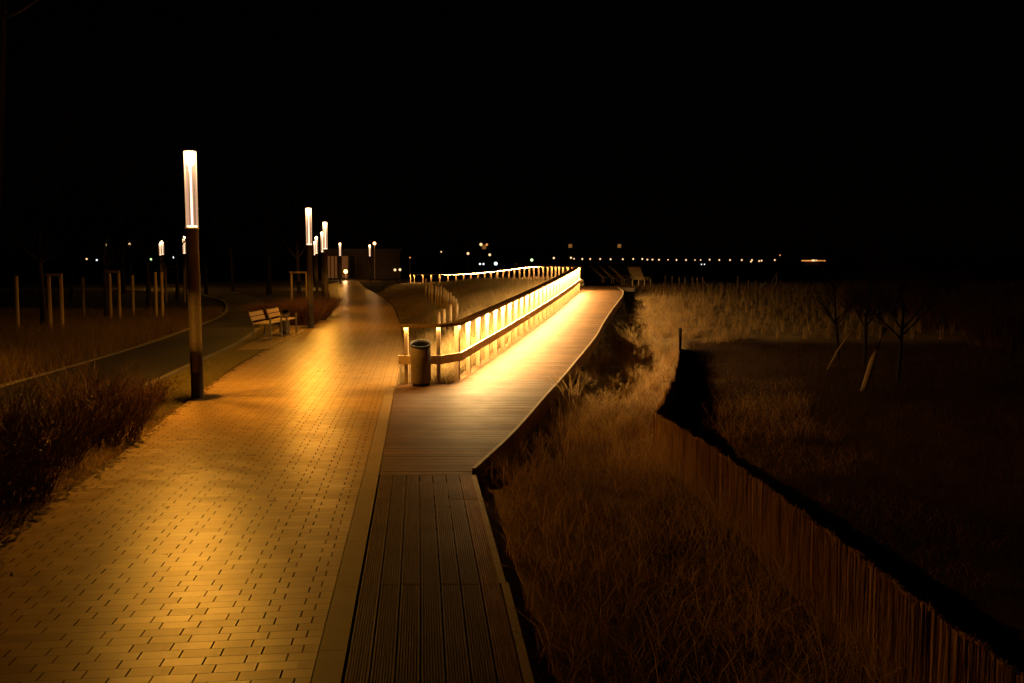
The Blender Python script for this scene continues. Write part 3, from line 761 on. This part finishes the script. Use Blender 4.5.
def bare_tree(x, y, h, r, lab, grp, depth=3, lean=0, n=5, sp=.55, name='bare_tree'):
    e = tag(empty(name, (x, y, fz(x, y)-.05)), lab, 'tree', grp)
    mb = MB(); th = h*.42
    pts = [(lean*th*t+.03*math.sin(t*5)*h*.1, .02*math.cos(t*4), th*t) for t in (0,.25,.5,.75,1)]
    mb.tube(pts, [r*1.25, r, r*.93, r*.86, r*.78], 10, cap=False); mb.build('trunk', M['bark'], e)
    mb = MB(); top = Vector(pts[-1])
    branch(mb, top, (lean,0,1), h*.38, r*.78, depth, sp, n)
    for k in range(4):
        a = k*1.6+random.random(); q = Vector(pts[3]).lerp(top, random.random())
        branch(mb, q, (math.cos(a)*.8+lean, math.sin(a)*.8, .8), h*.30, r*.5, depth-1, sp, n)
    mb.build('crown', M['bark'], e)
    return e
# tall old trunk at the left edge
x0, y0, _ = at(-4, 300, 19.0)
e = tag(empty('tall_tree', (x0, y0, -.1)), 'tall dark trunk rising out of the picture at the far left edge', 'tree')
mb = MB(); mb.tube([(-.35,0,0),(-.2,0,2.0),(.05,0,4.2),(.30,0,7.0),(.5,.1,11)], [.26,.22,.20,.18,.12], 14, cap=False); mb.build('trunk', M['bark'], e)
mb = MB()
for k in range(7): branch(mb, (.3+.02*k, 0, 7.2+.5*k), (math.cos(k*2.1), math.sin(k*2.1), .6), 2.6, .06, 2)
mb.build('crown', M['bark'], e)

# supports: two stakes joined by a cross bar, each with a young tree
def support(pxa, pxb, yt, yb, Y, lab, bar=True, r=.045):
    xa, _, zt = at(pxa, yt, Y); xb = at(pxb, yt, Y)[0]
    e = tag(empty('tree_support', ((xa+xb)/2, Y, 0)), lab, 'tree support', 'tree supports on the lawn')
    g0 = fz((xa+xb)/2, Y); w = (xb-xa)/2
    for s_ in ((-1,1) if pxb != pxa else (1,)):
        MB().tube([(s_*w,0,g0-.1),(s_*w+.015,0,zt)], r*1.2, 10).build('stake', M['pale_stake'], e)
    if bar: MB().beam((-w-.07,-.055,zt-.04),(w+.07,-.055,zt-.04),.03,.09).build('cross_bar', M['old_wood'], e)
    return (xa+xb)/2
supports = [
 (48,60,273.5,335,26.3,'pair of pale stakes joined by a plank, the biggest pair by the tall dark trunk',True),
 (15.5,15.5,276,331,27.5,'lone pale stake nearest the tall dark trunk',False),
 (82,82,277,318,34,'lone thin stake between the biggest stake pair and the next pair',False),
 (109,118,270.5,322,32.5,'pair of stakes joined by a plank, next beyond the biggest pair',True),
 (132,132,275,318,35,'single thin stake standing midway along the row of tree stakes',False),
 (154.8,161,272,321,33,'close pair of thin stakes just left of the tall near lamp, without top plank',False),
 (165,183.5,266,298,50,'wide stake frame with a top plank behind the nearest lamp post',True),
 (291,306,271.5,305,44,'wooden stake frame beside the shrubs, left of the second lamp',True),
]
for (a,b_,yt,yb,Y,lab,bar) in supports: support(a,b_,yt,yb,Y,lab,bar)
young = [(40,27.3,.09,'young bare tree with a thick trunk beside the biggest stake pair'),(104,33.5,.08,'young bare tree whose trunk stands left of the second stake pair'),
 (147,39,.10,'bare tree with a stout trunk left of the close pair of thin stakes'),(176,52,.10,'bare tree growing inside the wide stake frame'),(298,45,.10,'bare tree growing between the stakes of the frame beside the shrubs'),
 (268,60,.16,'bare tree with a dark double trunk in front of the lit road'),(232,66,.10,'small bare tree standing alone before the lit road'),
 (205,60,.12,'bare tree showing right of the nearest lamp post'),(70,50,.13,'bare tree far back among the stakes, nearly lost in the dark'),(122,62,.14,'bare tree rising behind the second stake pair')]
for (px,Y,r,lab) in young:
    bare_tree(at(px,261,Y)[0], Y, random.uniform(6.0,8.0), r, lab, 'bare trees on the lawn', 3)
# small bare trees on the right dune
for (px,Y,h,lab,ln) in ((868,21.5,3.0,'small bare tree directly behind the thick leaning post',.0),(902,18.5,2.9,'small bare tree with crooked twigs right of the thick leaning post',.05),(842,23,2.6,'thin bare tree above the thin leaning pole',-.1)):
    bare_tree(at(px,261,Y)[0], Y, h, .04, lab, 'small bare trees on the dune', 3, ln, 6, .7, 'bare_sapling')

# ---------------------------------------------------------------- shrubs
def twigs(n, rx, ry, h, w, seed, leaves=0):
    r = np.random.default_rng(seed); a = r.random(n)*2*PI; q = np.sqrt(r.random(n))
    bx_ = q*np.cos(a)*rx*.6; by_ = q*np.sin(a)*ry*.6
    le = h*(.5+.6*r.random(n)); dx = np.cos(a)*.5*q+r.normal(0,.25,n); dy = np.sin(a)*.5*q+r.normal(0,.25,n)
    K = 5; co = []; fa = []; base = 0; V = []
    ts = np.linspace(0,1,K)
    P_ = np.zeros((n,K,3))
    wob = r.normal(0,.035,(n,K,2)); wob[:,0] = 0
    for k,t in enumerate(ts):
        P_[:,k,0] = bx_+dx*le*t**1.3+wob[:,k,0]; P_[:,k,1] = by_+dy*le*t**1.3+wob[:,k,1]; P_[:,k,2] = le*t*(1-.12*t)
    R = w*(1-.75*ts)[None,:,None]
    ang = r.random(n)*PI
    co = []
    for s_ in range(3):
        an = ang+s_*2*PI/3; off = np.stack([np.cos(an), np.sin(an), np.zeros(n)],1)[:,None,:]*R
        co.append(P_+off)
    co = np.stack(co, 2)                       # n,K,3,3
    idx = np.arange(n*K*3).reshape(n,K,3); fs = []
    for k in range(K-1):
        for s_ in range(3):
            s2 = (s_+1)%3; fs.append(np.stack([idx[:,k,s_],idx[:,k,s2],idx[:,k+1,s2],idx[:,k+1,s_]],1))
    return co.reshape(-1,3), np.concatenate(fs), P_
def leaf_cloud(P_, n, size, seed):
    r = np.random.default_rng(seed); i = r.integers(0,P_.shape[0],n); k = r.integers(1,P_.shape[1],n)
    c = P_[i,k]+r.normal(0,.02,(n,3)); u = r.normal(size=(n,3)); u /= np.linalg.norm(u,axis=1)[:,None]; v = np.cross(u, r.normal(size=(n,3))); v /= np.linalg.norm(v,axis=1)[:,None]
    s = size*(.5+r.random(n))[:,None]
    co = np.stack([c-u*s, c+v*s*.5, c+u*s, c-v*s*.5],1).reshape(-1,3); f = np.arange(n*4).reshape(n,4)
    return co, f, np.repeat(r.random(n),4)
def shrub(x, y, rx, ry, h, n, w, nl, lab, grp, seed):
    e = tag(empty('shrub', (x, y, fz(x,y)-.03)), lab, 'shrub', grp)
    co, f, P_ = twigs(n, rx, ry, h, w, seed)
    # second order twigs
    r = np.random.default_rng(seed+1); n2 = int(n*2.0); i = r.integers(0,n,n2); k = r.integers(1,4,n2)
    st = P_[i,k]; d = P_[i,k+1]-P_[i,k]; d = d/np.maximum(np.linalg.norm(d,axis=1)[:,None],1e-5)+r.normal(0,.45,(n2,3)); d[:,2] = np.abs(d[:,2])
    en = st+d*(h*.28*(.4+r.random(n2)))[:,None]; pw2 = np.array([w*.5,0,0]); pw3 = np.array([0,w*.5,0])
    co2 = np.stack([st-pw2, st+pw2, en, st-pw3, st+pw3],1).reshape(-1,3); b0 = np.arange(n2)*5
    m0 = len(co); f2_ = np.concatenate([f[:,[0,1,2]], f[:,[0,2,3]], np.stack([b0,b0+1,b0+2],1)+m0, np.stack([b0+3,b0+4,b0+2],1)+m0])
    np_mesh('twigs', np.concatenate([co, co2]), f2_, M['twig'], 3, False, parent=e)
    if nl:
        c3, f3, t3 = leaf_cloud(P_, nl, .018, seed+2); np_mesh('dead_leaves', c3, f3, M['leaf'], 4, False, t3, e)
    return e
wor = ['at the verge edge in the near corner','spilling over the promenade edge, second from the near corner','dense reddish one midway along the shrub bed','low one at the promenade edge midway along the bed','tall twiggy one beside the asphalt path','last and lowest before the near lamp post','upright one nearest the lamp post on the path side','near the corner on the path side','small one closing the bed towards the lamp']
sh_pos = [(-4.65,6.9,.9,.8,.80),(-4.85,8.3,.8,.9,.75),(-5.3,9.7,.85,.9,.82),(-5.1,11.0,.7,.8,.62),(-6.3,10.6,.8,.9,.85),(-5.45,12.4,.6,.8,.60),(-6.2,12.9,.65,.8,.72),(-5.9,8.4,.9,1.0,.85),(-5.75,13.9,.4,.5,.42)]
for k, (x, y, rx, ry, h) in enumerate(sh_pos):
    shrub(x, y, rx, ry, h*1.15, 300, .0055, 260, 'bare dark twiggy shrub '+wor[k], 'bare shrubs in the near bed', 100+k*7)
for k, (x, y, rx, ry, h, lab) in enumerate([(-7.45,31.5,.9,1.0,.85,'rounded bare shrub just behind the second lamp'),(-7.6,33.6,1.0,1.1,.95,'rounded bare shrub in the middle of the clump along the promenade'),(-7.9,36.2,.9,1.2,.9,'rounded bare shrub at the far end of the clump by the third lamp'),(-8.6,32.3,1.0,1.0,.85,'bare shrub at the back of the clump, next to the wooden frame')]):
    shrub(x, y, rx, ry, h, 1500, .008, 500, lab, 'bare shrubs behind the benches', 300+k*7)
for k, (px, Y, r_, h, lab) in enumerate([(880,34,1.8,1.5,'dark thicket on the dune behind the leaning posts'),(960,30,2.2,1.7,'broad dark thicket on the dune towards the sea edge'),(1015,26,1.8,1.6,'dark thicket cut off by the right picture edge'),(925,42,2.4,1.7,'far dark thicket on the crest between two nearer thickets')]):
    shrub(at(px,261,Y)[0], Y, r_, r_*.8, h, 900, .010, 300, lab, 'thickets on the right dune', 500+k*7)

# ---------------------------------------------------------------- grasses (uncountable)
def blades(name, X, Y, h, w, lean, mat, zoff=0.0, tone=None, seed=1, drift=(0,0)):
    r = np.random.default_rng(seed); n = len(X); Z = gz(X, Y)+zoff
    a = r.random(n)*2*PI; L = h*(.55+.7*r.random(n)); ln = lean*(.3+1.1*r.random(n)); K = 4; ts = np.linspace(0,1,K)
    dx = np.cos(a)*ln+drift[0]; dy = np.sin(a)*ln+drift[1]; ang = r.random(n)*PI; sx_ = np.cos(ang); sy_ = np.sin(ang)
    ww = w*(.6+.8*r.random(n)); co = np.zeros((n, K*2-1, 3))
    for k, t in enumerate(ts):
        px_ = X+dx*L*t**1.8; py_ = Y+dy*L*t**1.8; pz_ = Z+L*t*np.sqrt(np.maximum(.08, 1-.75*(ln*t)**2))
        if k < K-1:
            co[:,2*k] = np.stack([px_-sx_*ww*(1-.6*t)/2, py_-sy_*ww*(1-.6*t)/2, pz_],1); co[:,2*k+1] = np.stack([px_+sx_*ww*(1-.6*t)/2, py_+sy_*ww*(1-.6*t)/2, pz_],1)
        else: co[:,2*k] = np.stack([px_,py_,pz_],1)
    b0 = (np.arange(n)*(K*2-1))[:,None]; q = []
    for k in range(K-2): q += [[2*k,2*k+1,2*k+3],[2*k,2*k+3,2*k+2]]
    q.append([2*(K-2),2*(K-2)+1,2*(K-1)]); q = np.array(q)
    fs = (b0[:,:,None]+q[None]).reshape(-1,3)
    tn = r.random(n) if tone is None else tone
    o = np_mesh(name, co.reshape(-1,3), fs, mat, 3, False, np.repeat(tn, K*2-1)); return tag(o, kind='stuff')
def clump(cx, cy, per, rad, r):
    n = len(cx); a = r.random((n,per))*2*PI; q = rad*np.sqrt(r.random((n,per)))
    return (cx[:,None]+np.cos(a)*q).ravel(), (cy[:,None]+np.sin(a)*q).ravel()
# dune between promenade and railing
r = np.random.default_rng(21); n = 9000
Yc = 15.9+46*r.random(n)**1.25; lo = PRX(np.clip(Yc,15.9,80)); hi = XL(Yc)-.12
ok = hi > lo+.1; Yc = Yc[ok]; lo = lo[ok]; hi = hi[ok]; Xc = lo+.12+(hi-lo-.12)*r.random(len(Yc))
X, Y = clump(Xc, Yc, 13, .13, r); ok = (X < XL(Y)-.08) & (X > PRX(np.clip(Y,15.7,80))+.05) & (Y > Y_FR+.25); X, Y = X[ok], Y[ok]
keep = np.ones(len(X), bool)
for (qx, qy) in PALS:
    tt = np.clip((Y-(qy-4.5))/4.7, 0, 1); keep &= ~((np.abs(X-qx*Y/qy) < .16) & (Y > qy-4.5) & (Y < qy+.15) & (r.random(len(X)) < .9))
X, Y = X[keep], Y[keep]
near_r = np.clip((X-PRX(np.clip(Y,15.7,80)))/1.2, .25, 1)
blades('dune_grass', X, Y, .46*near_r, .007+.00022*Y, .5, M['dry'], seed=2, tone=np.clip(vnoise(X,Y,1.3)+.5+r.normal(0,.2,len(X)),0,1))
# near strip inside the railing: a few extra long bright stems
Yc = Y_FR+.3+26*r.random(9000); Xc = XL(Yc)-.12-.9*r.random(9000)**1.3; ok = Xc > PRX(np.clip(Yc,15.7,80))+.1
blades('dune_grass', Xc[ok], Yc[ok], .62, .007, .75, M['dry'], seed=3)
# right dune foot close to the boardwalk
n = 1500; Yc = 3.0+13*r.random(n); Xc = XR(Yc)+.16+4.2*r.random(n)**1.1; ok = (Xc < 2.3-.07*(Yc-4.6)) | (Yc > 12.5); Xc, Yc = Xc[ok], Yc[ok]
X, Y = clump(Xc, Yc, 9, .14, r)
blades('dune_grass', X, Y, .38, .0060, 1.0, M['dry2'], seed=4, tone=np.clip(r.normal(.35,.55,len(X)),0,1), drift=(-.1,-.15))
n = 1500; Y = 3.2+12*r.random(n); X = np.minimum(XR(Y)+.3+2.2*r.random(n), 2.05-.07*(Y-4.6))
blades('dune_grass', X, Y, .62, .0045, .9, M['tuft'], seed=44, drift=(.05,-.2))
n = 15000; Y = 3.0+16*r.random(n); X = XR(Y)+.07+4.6*r.random(n); ok = (vnoise(X,Y,.9) > -.05) & ((X < 2.35-.07*(Y-4.6)) | (X > 2.75-.07*(Y-4.6)) | (Y > 11.5))
blades('dead_grass', X[ok], Y[ok], .16, .0045, 1.35, M['dry2'], seed=5)
n = 1500; Y = 3.2+8.5*r.random(n); q_ = np.abs(r.normal(0,.28,n)); X = 2.66-.082*(Y-4.6)-.06-q_
blades('dune_grass', X, Y, .42, .0048, .7, M['tuft'], seed=45, drift=(-.1,-.1))
# beyond the fence: blades coloured dark, shade put into their tone
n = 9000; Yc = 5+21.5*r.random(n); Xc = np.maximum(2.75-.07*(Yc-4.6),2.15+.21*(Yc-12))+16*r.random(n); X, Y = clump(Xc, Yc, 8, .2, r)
blades('shaded_grass', X, Y, .22, .006, .8, M['shaded_grass'], seed=6)
# middle: between deck and fence, D 14..40
n = 620; Yc = 12.5+26*r.random(n); Xc = XR(Yc)+.55+3.7*r.random(n)*(1-.2*(Yc>28)); X, Y = clump(Xc, Yc, 26, .085, r); ok = (X < 1.9+.21*(Y-12)-.08) | (Y > 26.5); X, Y = X[ok], Y[ok]
blades('dune_grass', X, Y, .36, .010, .85, M['tuft'], seed=7)
# overhanging tufts beside the deck
tp = np.array([G_on(x, y, lambda Y_: float(gz(4.5, Y_))) for x, y in ((622,338),(614,350),(604,362),(628,346),(596,374),(584,392),(632,352),(572,405))])
X, Y = clump(np.repeat(tp[:,0],6)+r.normal(0,.12,48), np.repeat(tp[:,1],6)+r.normal(0,.25,48), 16, .09, r)
blades('dune_grass', X, Y, .68, .013, .85, M['tuft'], seed=8, drift=(-.2,-.1))
# planted rows of tufts on the seaward field
gx = np.arange(3.8, 60, .85); gy = np.arange(27.6, 59, .95); GX, GY = np.meshgrid(gx, gy); GX = GX.ravel()+r.normal(0,.07,GX.size); GY = GY.ravel()+r.normal(0,.07,GY.size)
ok = (GX > np.maximum(XR(GY)+1.2, PLAT[1]+.5*(GY>40))) & (GX < 6+GY*.6)
X, Y = clump(GX[ok], GY[ok], 16, .07, r)
blades('planted_grass', X, Y, .46, .016, .25, M['tuft'], seed=9)
n = 2200; Yc = 28+30*r.random(n); Xc = np.maximum(XR(Yc)+.7, PLAT[1]*(Yc>40)+.2)+26*r.random(n)**1.4; X, Y = clump(Xc, Yc, 9, .12, r)
blades('dune_grass', X, Y, .22, .014, .9, M['tuft'], seed=10)
# left: rough grass beyond the asphalt path
PFX = interp([tuple(p) for p in pf[:28]])
n = 9000; Yc = 13+25*r.random(n); Xc = PFX(Yc)-.2-9*r.random(n)**1.3; X, Y = clump(Xc, Yc, 9, .12, r)
blades('rough_grass', X, Y, .36, .008, .6, M['rough'], seed=11)
n = 2500; Yc = 14+14*r.random(n); Xc = PFX(Yc)-.3-4*r.random(n); X, Y = clump(Xc, Yc, 10, .1, r)
blades('rough_grass', X, Y, .50, .008, .5, M['rough'], seed=15)
# lawn between path and promenade
PLX = interp([tuple(p) for p in prom_left]); PNX = interp([tuple(p) for p in pn[:24]])
n = 90000; Y = 12.5+26*r.random(n)**1.2; lo = PNX(Y)+.14; hi = PLX(Y)-.10; X = lo+(hi-lo)*r.random(n); ok = hi > lo
blades('lawn_grass', X[ok], Y[ok], .06, .006, .7, M['lawn'], seed=12)
n = 30000; Y = 5+8.5*r.random(n); X = PLX(Y)-.06-2.6*r.random(n)
blades('lawn_grass', X, Y, .07, .005, .8, M['dry2'], seed=13)
# fallen leaves along the verge edge
n = 2600; Y = 5+26*r.random(n)**1.4; X = PLX(Y)-np.abs(r.normal(0,.25,n))+.10
c = np.stack([X, Y, np.where(X > PLX(Y), .008, gz(X,Y)+.02)],1); u = r.normal(size=(n,3)); u[:,2] *= .15; v_ = np.stack([-u[:,1],u[:,0],r.normal(0,.2,n)],1); s = .016*(.6+r.random(n))[:,None]
tag(np_mesh('fallen_leaves', np.stack([c-u*s,c+v_*s*.6,c+u*s,c-v_*s*.6],1).reshape(-1,3), np.arange(n*4).reshape(n,4), M['leaf'], 4, False, np.repeat(r.random(n),4)), kind='stuff')

# ---------------------------------------------------------------- loungers on the platform
def make_lounger():
    e = empty('wooden_lounger'); W = .66
    side = lambda s_: [(-.80, s_*W/2, 1.04), (-.38, s_*W/2, .67), (0, s_*W/2, .34), (.22, s_*W/2, .33), (.50, s_*W/2, .40), (.75, s_*W/2, .47), (.95, s_*W/2, .40), (1.08, s_*W/2, .30)]
    for s_ in (-1, 1):
        MB().tube(smooth_poly(side(s_), 4), .026, 8).build('side_rail', M['bench_wood'], e)
    mb = MB()
    for k in range(10):
        t = (k+.5)/10; mb.box((-.79*(1-t), 0, 1.03-.68*t), (.062, W-.10, .018), 0, 0, math.atan2(.68, .79))
    mb.build('backrest', M['bench_wood'], e)
    pl = smooth_poly(side(0)[2:], 4); mb = MB()
    for k in range(1, len(pl)-1, 2):
        p, q = pl[k], pl[k+1]; mb.box(((p[0]+q[0])/2, 0, (p[2]+q[2])/2), (.085, W-.06, .018), 0, 0, -math.atan2(q[2]-p[2], q[0]-p[0]))
    mb.build('seat', M['bench_wood'], e)
    for xx, hh in ((.0,.34), (.95,.42)):
        for s_ in (-1, 1): MB().beam((xx, s_*(W/2), 0), (xx, s_*(W/2), hh-.02), .06, .06).build('leg', M['bench_wood'], e)
    return e
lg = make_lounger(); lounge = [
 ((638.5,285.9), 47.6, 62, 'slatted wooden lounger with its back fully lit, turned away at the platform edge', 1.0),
 ((623,285), 50.5, 5, 'shaded wooden lounger next to the brightly lit one', 1.0),
 ((612.5,284), 53, 6, 'shaded wooden lounger in the middle of the platform row', 1.0),
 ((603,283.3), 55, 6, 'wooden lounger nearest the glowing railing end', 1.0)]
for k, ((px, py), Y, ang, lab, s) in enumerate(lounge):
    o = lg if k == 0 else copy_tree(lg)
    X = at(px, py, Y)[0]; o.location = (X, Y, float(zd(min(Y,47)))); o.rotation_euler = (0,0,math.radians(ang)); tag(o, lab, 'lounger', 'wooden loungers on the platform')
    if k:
        for ch in o.children: ch.material_slots[0].link = 'OBJECT'; ch.material_slots[0].material = M['cap_wood']  # darker wood stands in for the missing light on these loungers

# ---------------------------------------------------------------- buildings and lights in the distance
def box_building(name, x0, x1, y0, y1, z1, wall, lab, grp=None):
    e = tag(empty(name, (x0, y0, -.3)), lab, 'building', grp)
    MB().box(((x1-x0)/2, (y1-y0)/2, z1/2), (x1-x0, y1-y0, z1)).build('wall', wall, e)
    MB().box(((x1-x0)/2, (y1-y0)/2, z1+.16), (x1-x0+.6, y1-y0+.6, .3)).build('roof', M['roof'], e)
    return e
# pavilion with glowing glass at the end of the promenade
Yp = 112.0; px0, px1 = at(322,261,Yp)[0], at(400,261,Yp)[0]
e = box_building('pavilion', px0, px1, Yp, Yp+9, 3.7, M['plaster'], 'low pavilion with glowing glass front at the end of the promenade')
for (a, b_, lit) in ((323,326,0),(327.5,330,1),(331,334,1),(335,337,1),(338.5,341,0),(342,348,1),(350,355,0)):
    xa, xb = at(a,261,Yp)[0]-px0, at(b_,261,Yp)[0]-px0
    f = MB().box(((xa+xb)/2, -.04, 1.75), (xb-xa+.16, .08, 2.9)).build('window', M['steel'], e)
    MB().box(((xa+xb)/2, -.1, 1.75), (xb-xa, .03, 2.7)).build('pane', M['window_dim'] if lit else M['glass_dark'], f)
# globe lamp in front
def globe(name, px, py, Y, rad, mat, lab, grp, ground=-.3, energy=0, colr=(1,.5,.2)):
    X, _, Z = at(px, py, Y)
    e = tag(empty(name, (X, Y, ground)), lab, 'lamp', grp)
    MB().tube([(0,0,0),(0,0,Z-ground-rad*.9)], max(.05, rad*.18), 8).build('pole', M['steel'], e)
    MB().lathe([(rad*math.sin(t), Z-ground-rad*math.cos(t)) for t in np.linspace(0,PI,9)], 14).build('lamp_globe', mat, e)
    if energy:
        l = bpy.data.lights.new('lamp_light','POINT'); l.energy = energy; l.color = colr; l.shadow_soft_size = .2
        lo = bpy.data.objects.new('lamp_light', l); col.objects.link(lo); lo.parent = e; lo.location = (0,-rad-.25,Z-ground)
    return e
M['globe_src'] = emit('orange_globe', (1.0,.42,.10), 14)
globe('globe_lamp', 345.7, 271.5, 107, .22, M['globe_src'], 'orange globe light glowing at the foot of the pavilion', None, -.05, 220)
globe('flood_lamp', 374.5, 243.4, 101, .16, M['globe_src'], 'small floodlight high beside the last promenade lamp', None, -.05, 60)
# apartment block far behind, dim facade with a few lit windows
Yb = 190.0
def block(pa, pb, ytop, lab, wins, mat, name='apartment_block'):
    x0, x1 = at(pa,261,Yb)[0], at(pb,261,Yb)[0]; z1 = at(pa,ytop,Yb)[2]+.3
    e = box_building(name, x0, x1, Yb, Yb+14, z1, mat, lab, 'apartment blocks in the distance')
    nfl = max(2, int(z1//2.9)); nw = max(3, int((x1-x0)//3.2))
    cand = [(fl_, k, 512+F*(x0+(k+.5)*(x1-x0)/nw)/Yb, 261-(.3+(fl_+.55)*(z1-.4)/nfl-.3-CAMZ)*F/Yb) for fl_ in range(nfl) for k in range(nw)]
    on = {min(cand, key=lambda c: (c[2]-w[0])**2+(c[3]-w[1])**2)[:2] for w in wins}
    for fl_ in range(nfl):
        for k in range(nw):
            xx = (k+.5)*(x1-x0)/nw; zz = .3+(fl_+.55)*(z1-.4)/nfl
            px_w = 512+F*(x0+xx)/Yb; py_w = 261-(zz-.3-CAMZ)*F/Yb; lit = (fl_, k) in on
            f = MB().box((xx, -.03, zz), (.95, .08, .95)).build('window', M['roof'], e)
            MB().box((xx, -.09, zz), (.75, .03, .75)).build('pane', M['window_lit'] if lit else M['glass_dark'], f)
block(562, 660, 238, 'wide dim apartment block behind the loungers with few lit windows', [(577,248.5),(619,241.5)], M['dark_wall'])
block(492, 556, 247, 'low dim apartment block behind the curve of the railing', [], M['dark_wall'])
Yb = 170.0
block(455, 490, 239, 'small dark building with one lit upper window behind the far railing', [(481,244.5)], M['dark_wall'])
# far lights
far = [(582.3,259),(590.2,259),(600.2,259),(610.7,259.2),(622.9,259.2),(633.2,259),(642.3,259),(647.4,259.6),(652.5,259.6),(659,259.8),(668,259.8),(676.5,260),(686,260),(695,260),(700.7,260),(709.7,259.7),(719.3,260),(730,260),(741.8,260),(752,260),(759.2,261),(774.8,260),(761.6,260.6),(751,261.6)]
for k, (px, py) in enumerate(far):
    fr_ = px < 664
    e = globe('shore_lamp', px, py, (178 if fr_ else 262)+(k%3)*1.5, (.24 if k not in (10,13,14) else .19)*(.68 if fr_ else 1), M['far_warm'], 'one of the tiny warm lamps in a long even row along the far shore', 'lamps in a row along the far shore', -.6)
misc = [
 (571,257.8,150,.16,'far_warm','warm lamp where the far shore row begins behind the railing bend'),(574,258.8,152,.12,'far_warm','faint warm lamp touching the first lamp of the far shore row'),
 (553.8,258,150,.16,'far_warm','warm lamp just right of the green light'),(531.8,260,150,.24,'far_green','greenish lamp shining over the railing bend'),
 (495.8,263.6,120,.24,'far_white','bright bluish white lamp low over the far railing'),(480,264,120,.13,'far_white','weak white lamp left of the bright bluish one'),(483.5,264,121,.13,'far_white','weak white lamp nearly touching the bright bluish one'),
 (468,253.5,110,.16,'far_warm','small pole lamp below the lit upper window of the dark building'),(489.7,254.8,115,.16,'far_warm','small pole lamp above the bright bluish white lamp'),(441.2,251.8,118,.10,'far_warm','faint pole lamp above the palisade'),
 (481,244.4,160,.26,'far_warm','highest warm lamp over the far railing'),(486.8,244.6,160,.20,'far_orange','orange lamp right of the highest warm lamp'),
 (395,269.9,75,.11,'far_warm','left one of two twin lights before the pavilion wall'),(400,269.7,75,.11,'far_warm','right one of two twin lights before the pavilion wall'),(410,257.6,110,.09,'far_orange','faint amber lamp above the railing far end'),
 (106,244.5,95,.12,'far_warm','high tiny lamp above the second stake pair'),(129.6,244,95,.12,'far_warm','high tiny lamp above the single midway stake'),(86.7,259,120,.12,'far_warm','tiny warm lamp left of a bluish one among the trees'),
 (96.8,260,120,.12,'far_white','tiny bluish lamp between two stake pairs'),(151,259.3,118,.13,'far_green','tiny green lamp over the close pair of stakes'),(174,257.3,118,.16,'far_white','bluish lamp just left of the nearest lamp post'),
 (780,255.2,262,.2,'far_orange','faint orange lamp at the seaward end of the far shore row')]
for (px,py,Y,r_,mt,lab) in misc:
    globe('distant_lamp', px, py, Y, r_, M[mt], lab, 'scattered lamps in the distance', -.05 if Y < 200 else -.6)
for k, px in enumerate((701.5,704.5)):
    globe('jetty_lamp', px, 264.3, 200, .13, M['far_white'], 'one of two faint white lights close together below the far shore row', 'pair of lights below the shore row', -3)
# lit ship on the horizon
X, Y, Z = at(812.5, 259.6, 320)
sh_ = tag(empty('ship', (X, Y, -2.6)), 'small ship with orange lights lying on the dark sea', 'ship')
MB().add([(-6,-1.5,.2),(5,-1.5,.2),(7,0,.4),(5,1.5,.2),(-6,1.5,.2),(-6.6,-1.8,3.0),(5.5,-1.8,3.0),(9,0,3.6),(5.5,1.8,3.0),(-6.6,1.8,3.0)], [(4,3,2,1,0),(5,6,7,8,9),(0,1,6,5),(1,2,7,6),(2,3,8,7),(3,4,9,8),(4,0,5,9)]).build('hull', M['dark_wall'], sh_)
MB().box((-.5,0,4.2),(5,2.6,2.2)).build('cabin', M['plaster'], sh_)
MB().box((-.2,-1.85,4.9),(8.5,.08,.35)).build('deck_light', M['far_orange'], sh_)
MB().box((0,-1.95,5.0),(1.8,.1,.6)).build('cabin_window', M['far_warm'], sh_)
MB().tube([(-1,0,5.3),(-1,0,9)], .08, 6).build('mast', M['steel'], sh_)

for k_ in ('led','led_front'): M[k_].cycles.emission_sampling = 'FRONT_BACK'
for k_ in ('lamp_src','lamp_rod','lamp_rod_soft','glass','far_warm','far_white','far_green','far_orange','window_lit','window_dim','globe_src'): M[k_].cycles.emission_sampling = 'NONE'
# ---------------------------------------------------------------- night light
w = bpy.data.worlds.new('World'); sc.world = w; w.use_nodes = True; nt = w.node_tree
sky = nt.nodes.new('ShaderNodeTexSky'); sky.sky_type = 'NISHITA'; sky.sun_disc = False
sky.sun_elevation = math.radians(14); sky.sun_rotation = math.radians(200)
mxn = nt.nodes.new('ShaderNodeMix'); mxn.data_type = 'RGBA'; mxn.blend_type = 'MULTIPLY'; mxn.inputs[0].default_value = 1
mxn.inputs[7].default_value = (1.0,.50,.30,1)
nt.links.new(sky.outputs[0], mxn.inputs[6]); nt.links.new(mxn.outputs[2], nt.nodes['Background'].inputs['Color'])
nt.nodes['Background'].inputs['Strength'].default_value = .0001
s = bpy.data.lights.new('moon', 'SUN'); s.energy = .002; s.angle = math.radians(.5); s.color = (1,.8,.6)
so_ = bpy.data.objects.new('moon', s); col.objects.link(so_); so_.rotation_euler = (math.radians(50), 0, math.radians(-160))

sc.view_settings.view_transform = 'Standard'; sc.view_settings.look = 'None'; sc.view_settings.exposure = 0; sc.view_settings.gamma = 1
sc.cycles.use_denoising = True; sc.cycles.use_adaptive_sampling = False; sc.cycles.sample_clamp_direct = 0; sc.cycles.max_bounces = 5; sc.cycles.transparent_max_bounces = 12
sc.cycles.caustics_reflective = False; sc.cycles.caustics_refractive = False; sc.cycles.sample_clamp_indirect = 4
sc.cycles.use_light_tree = True
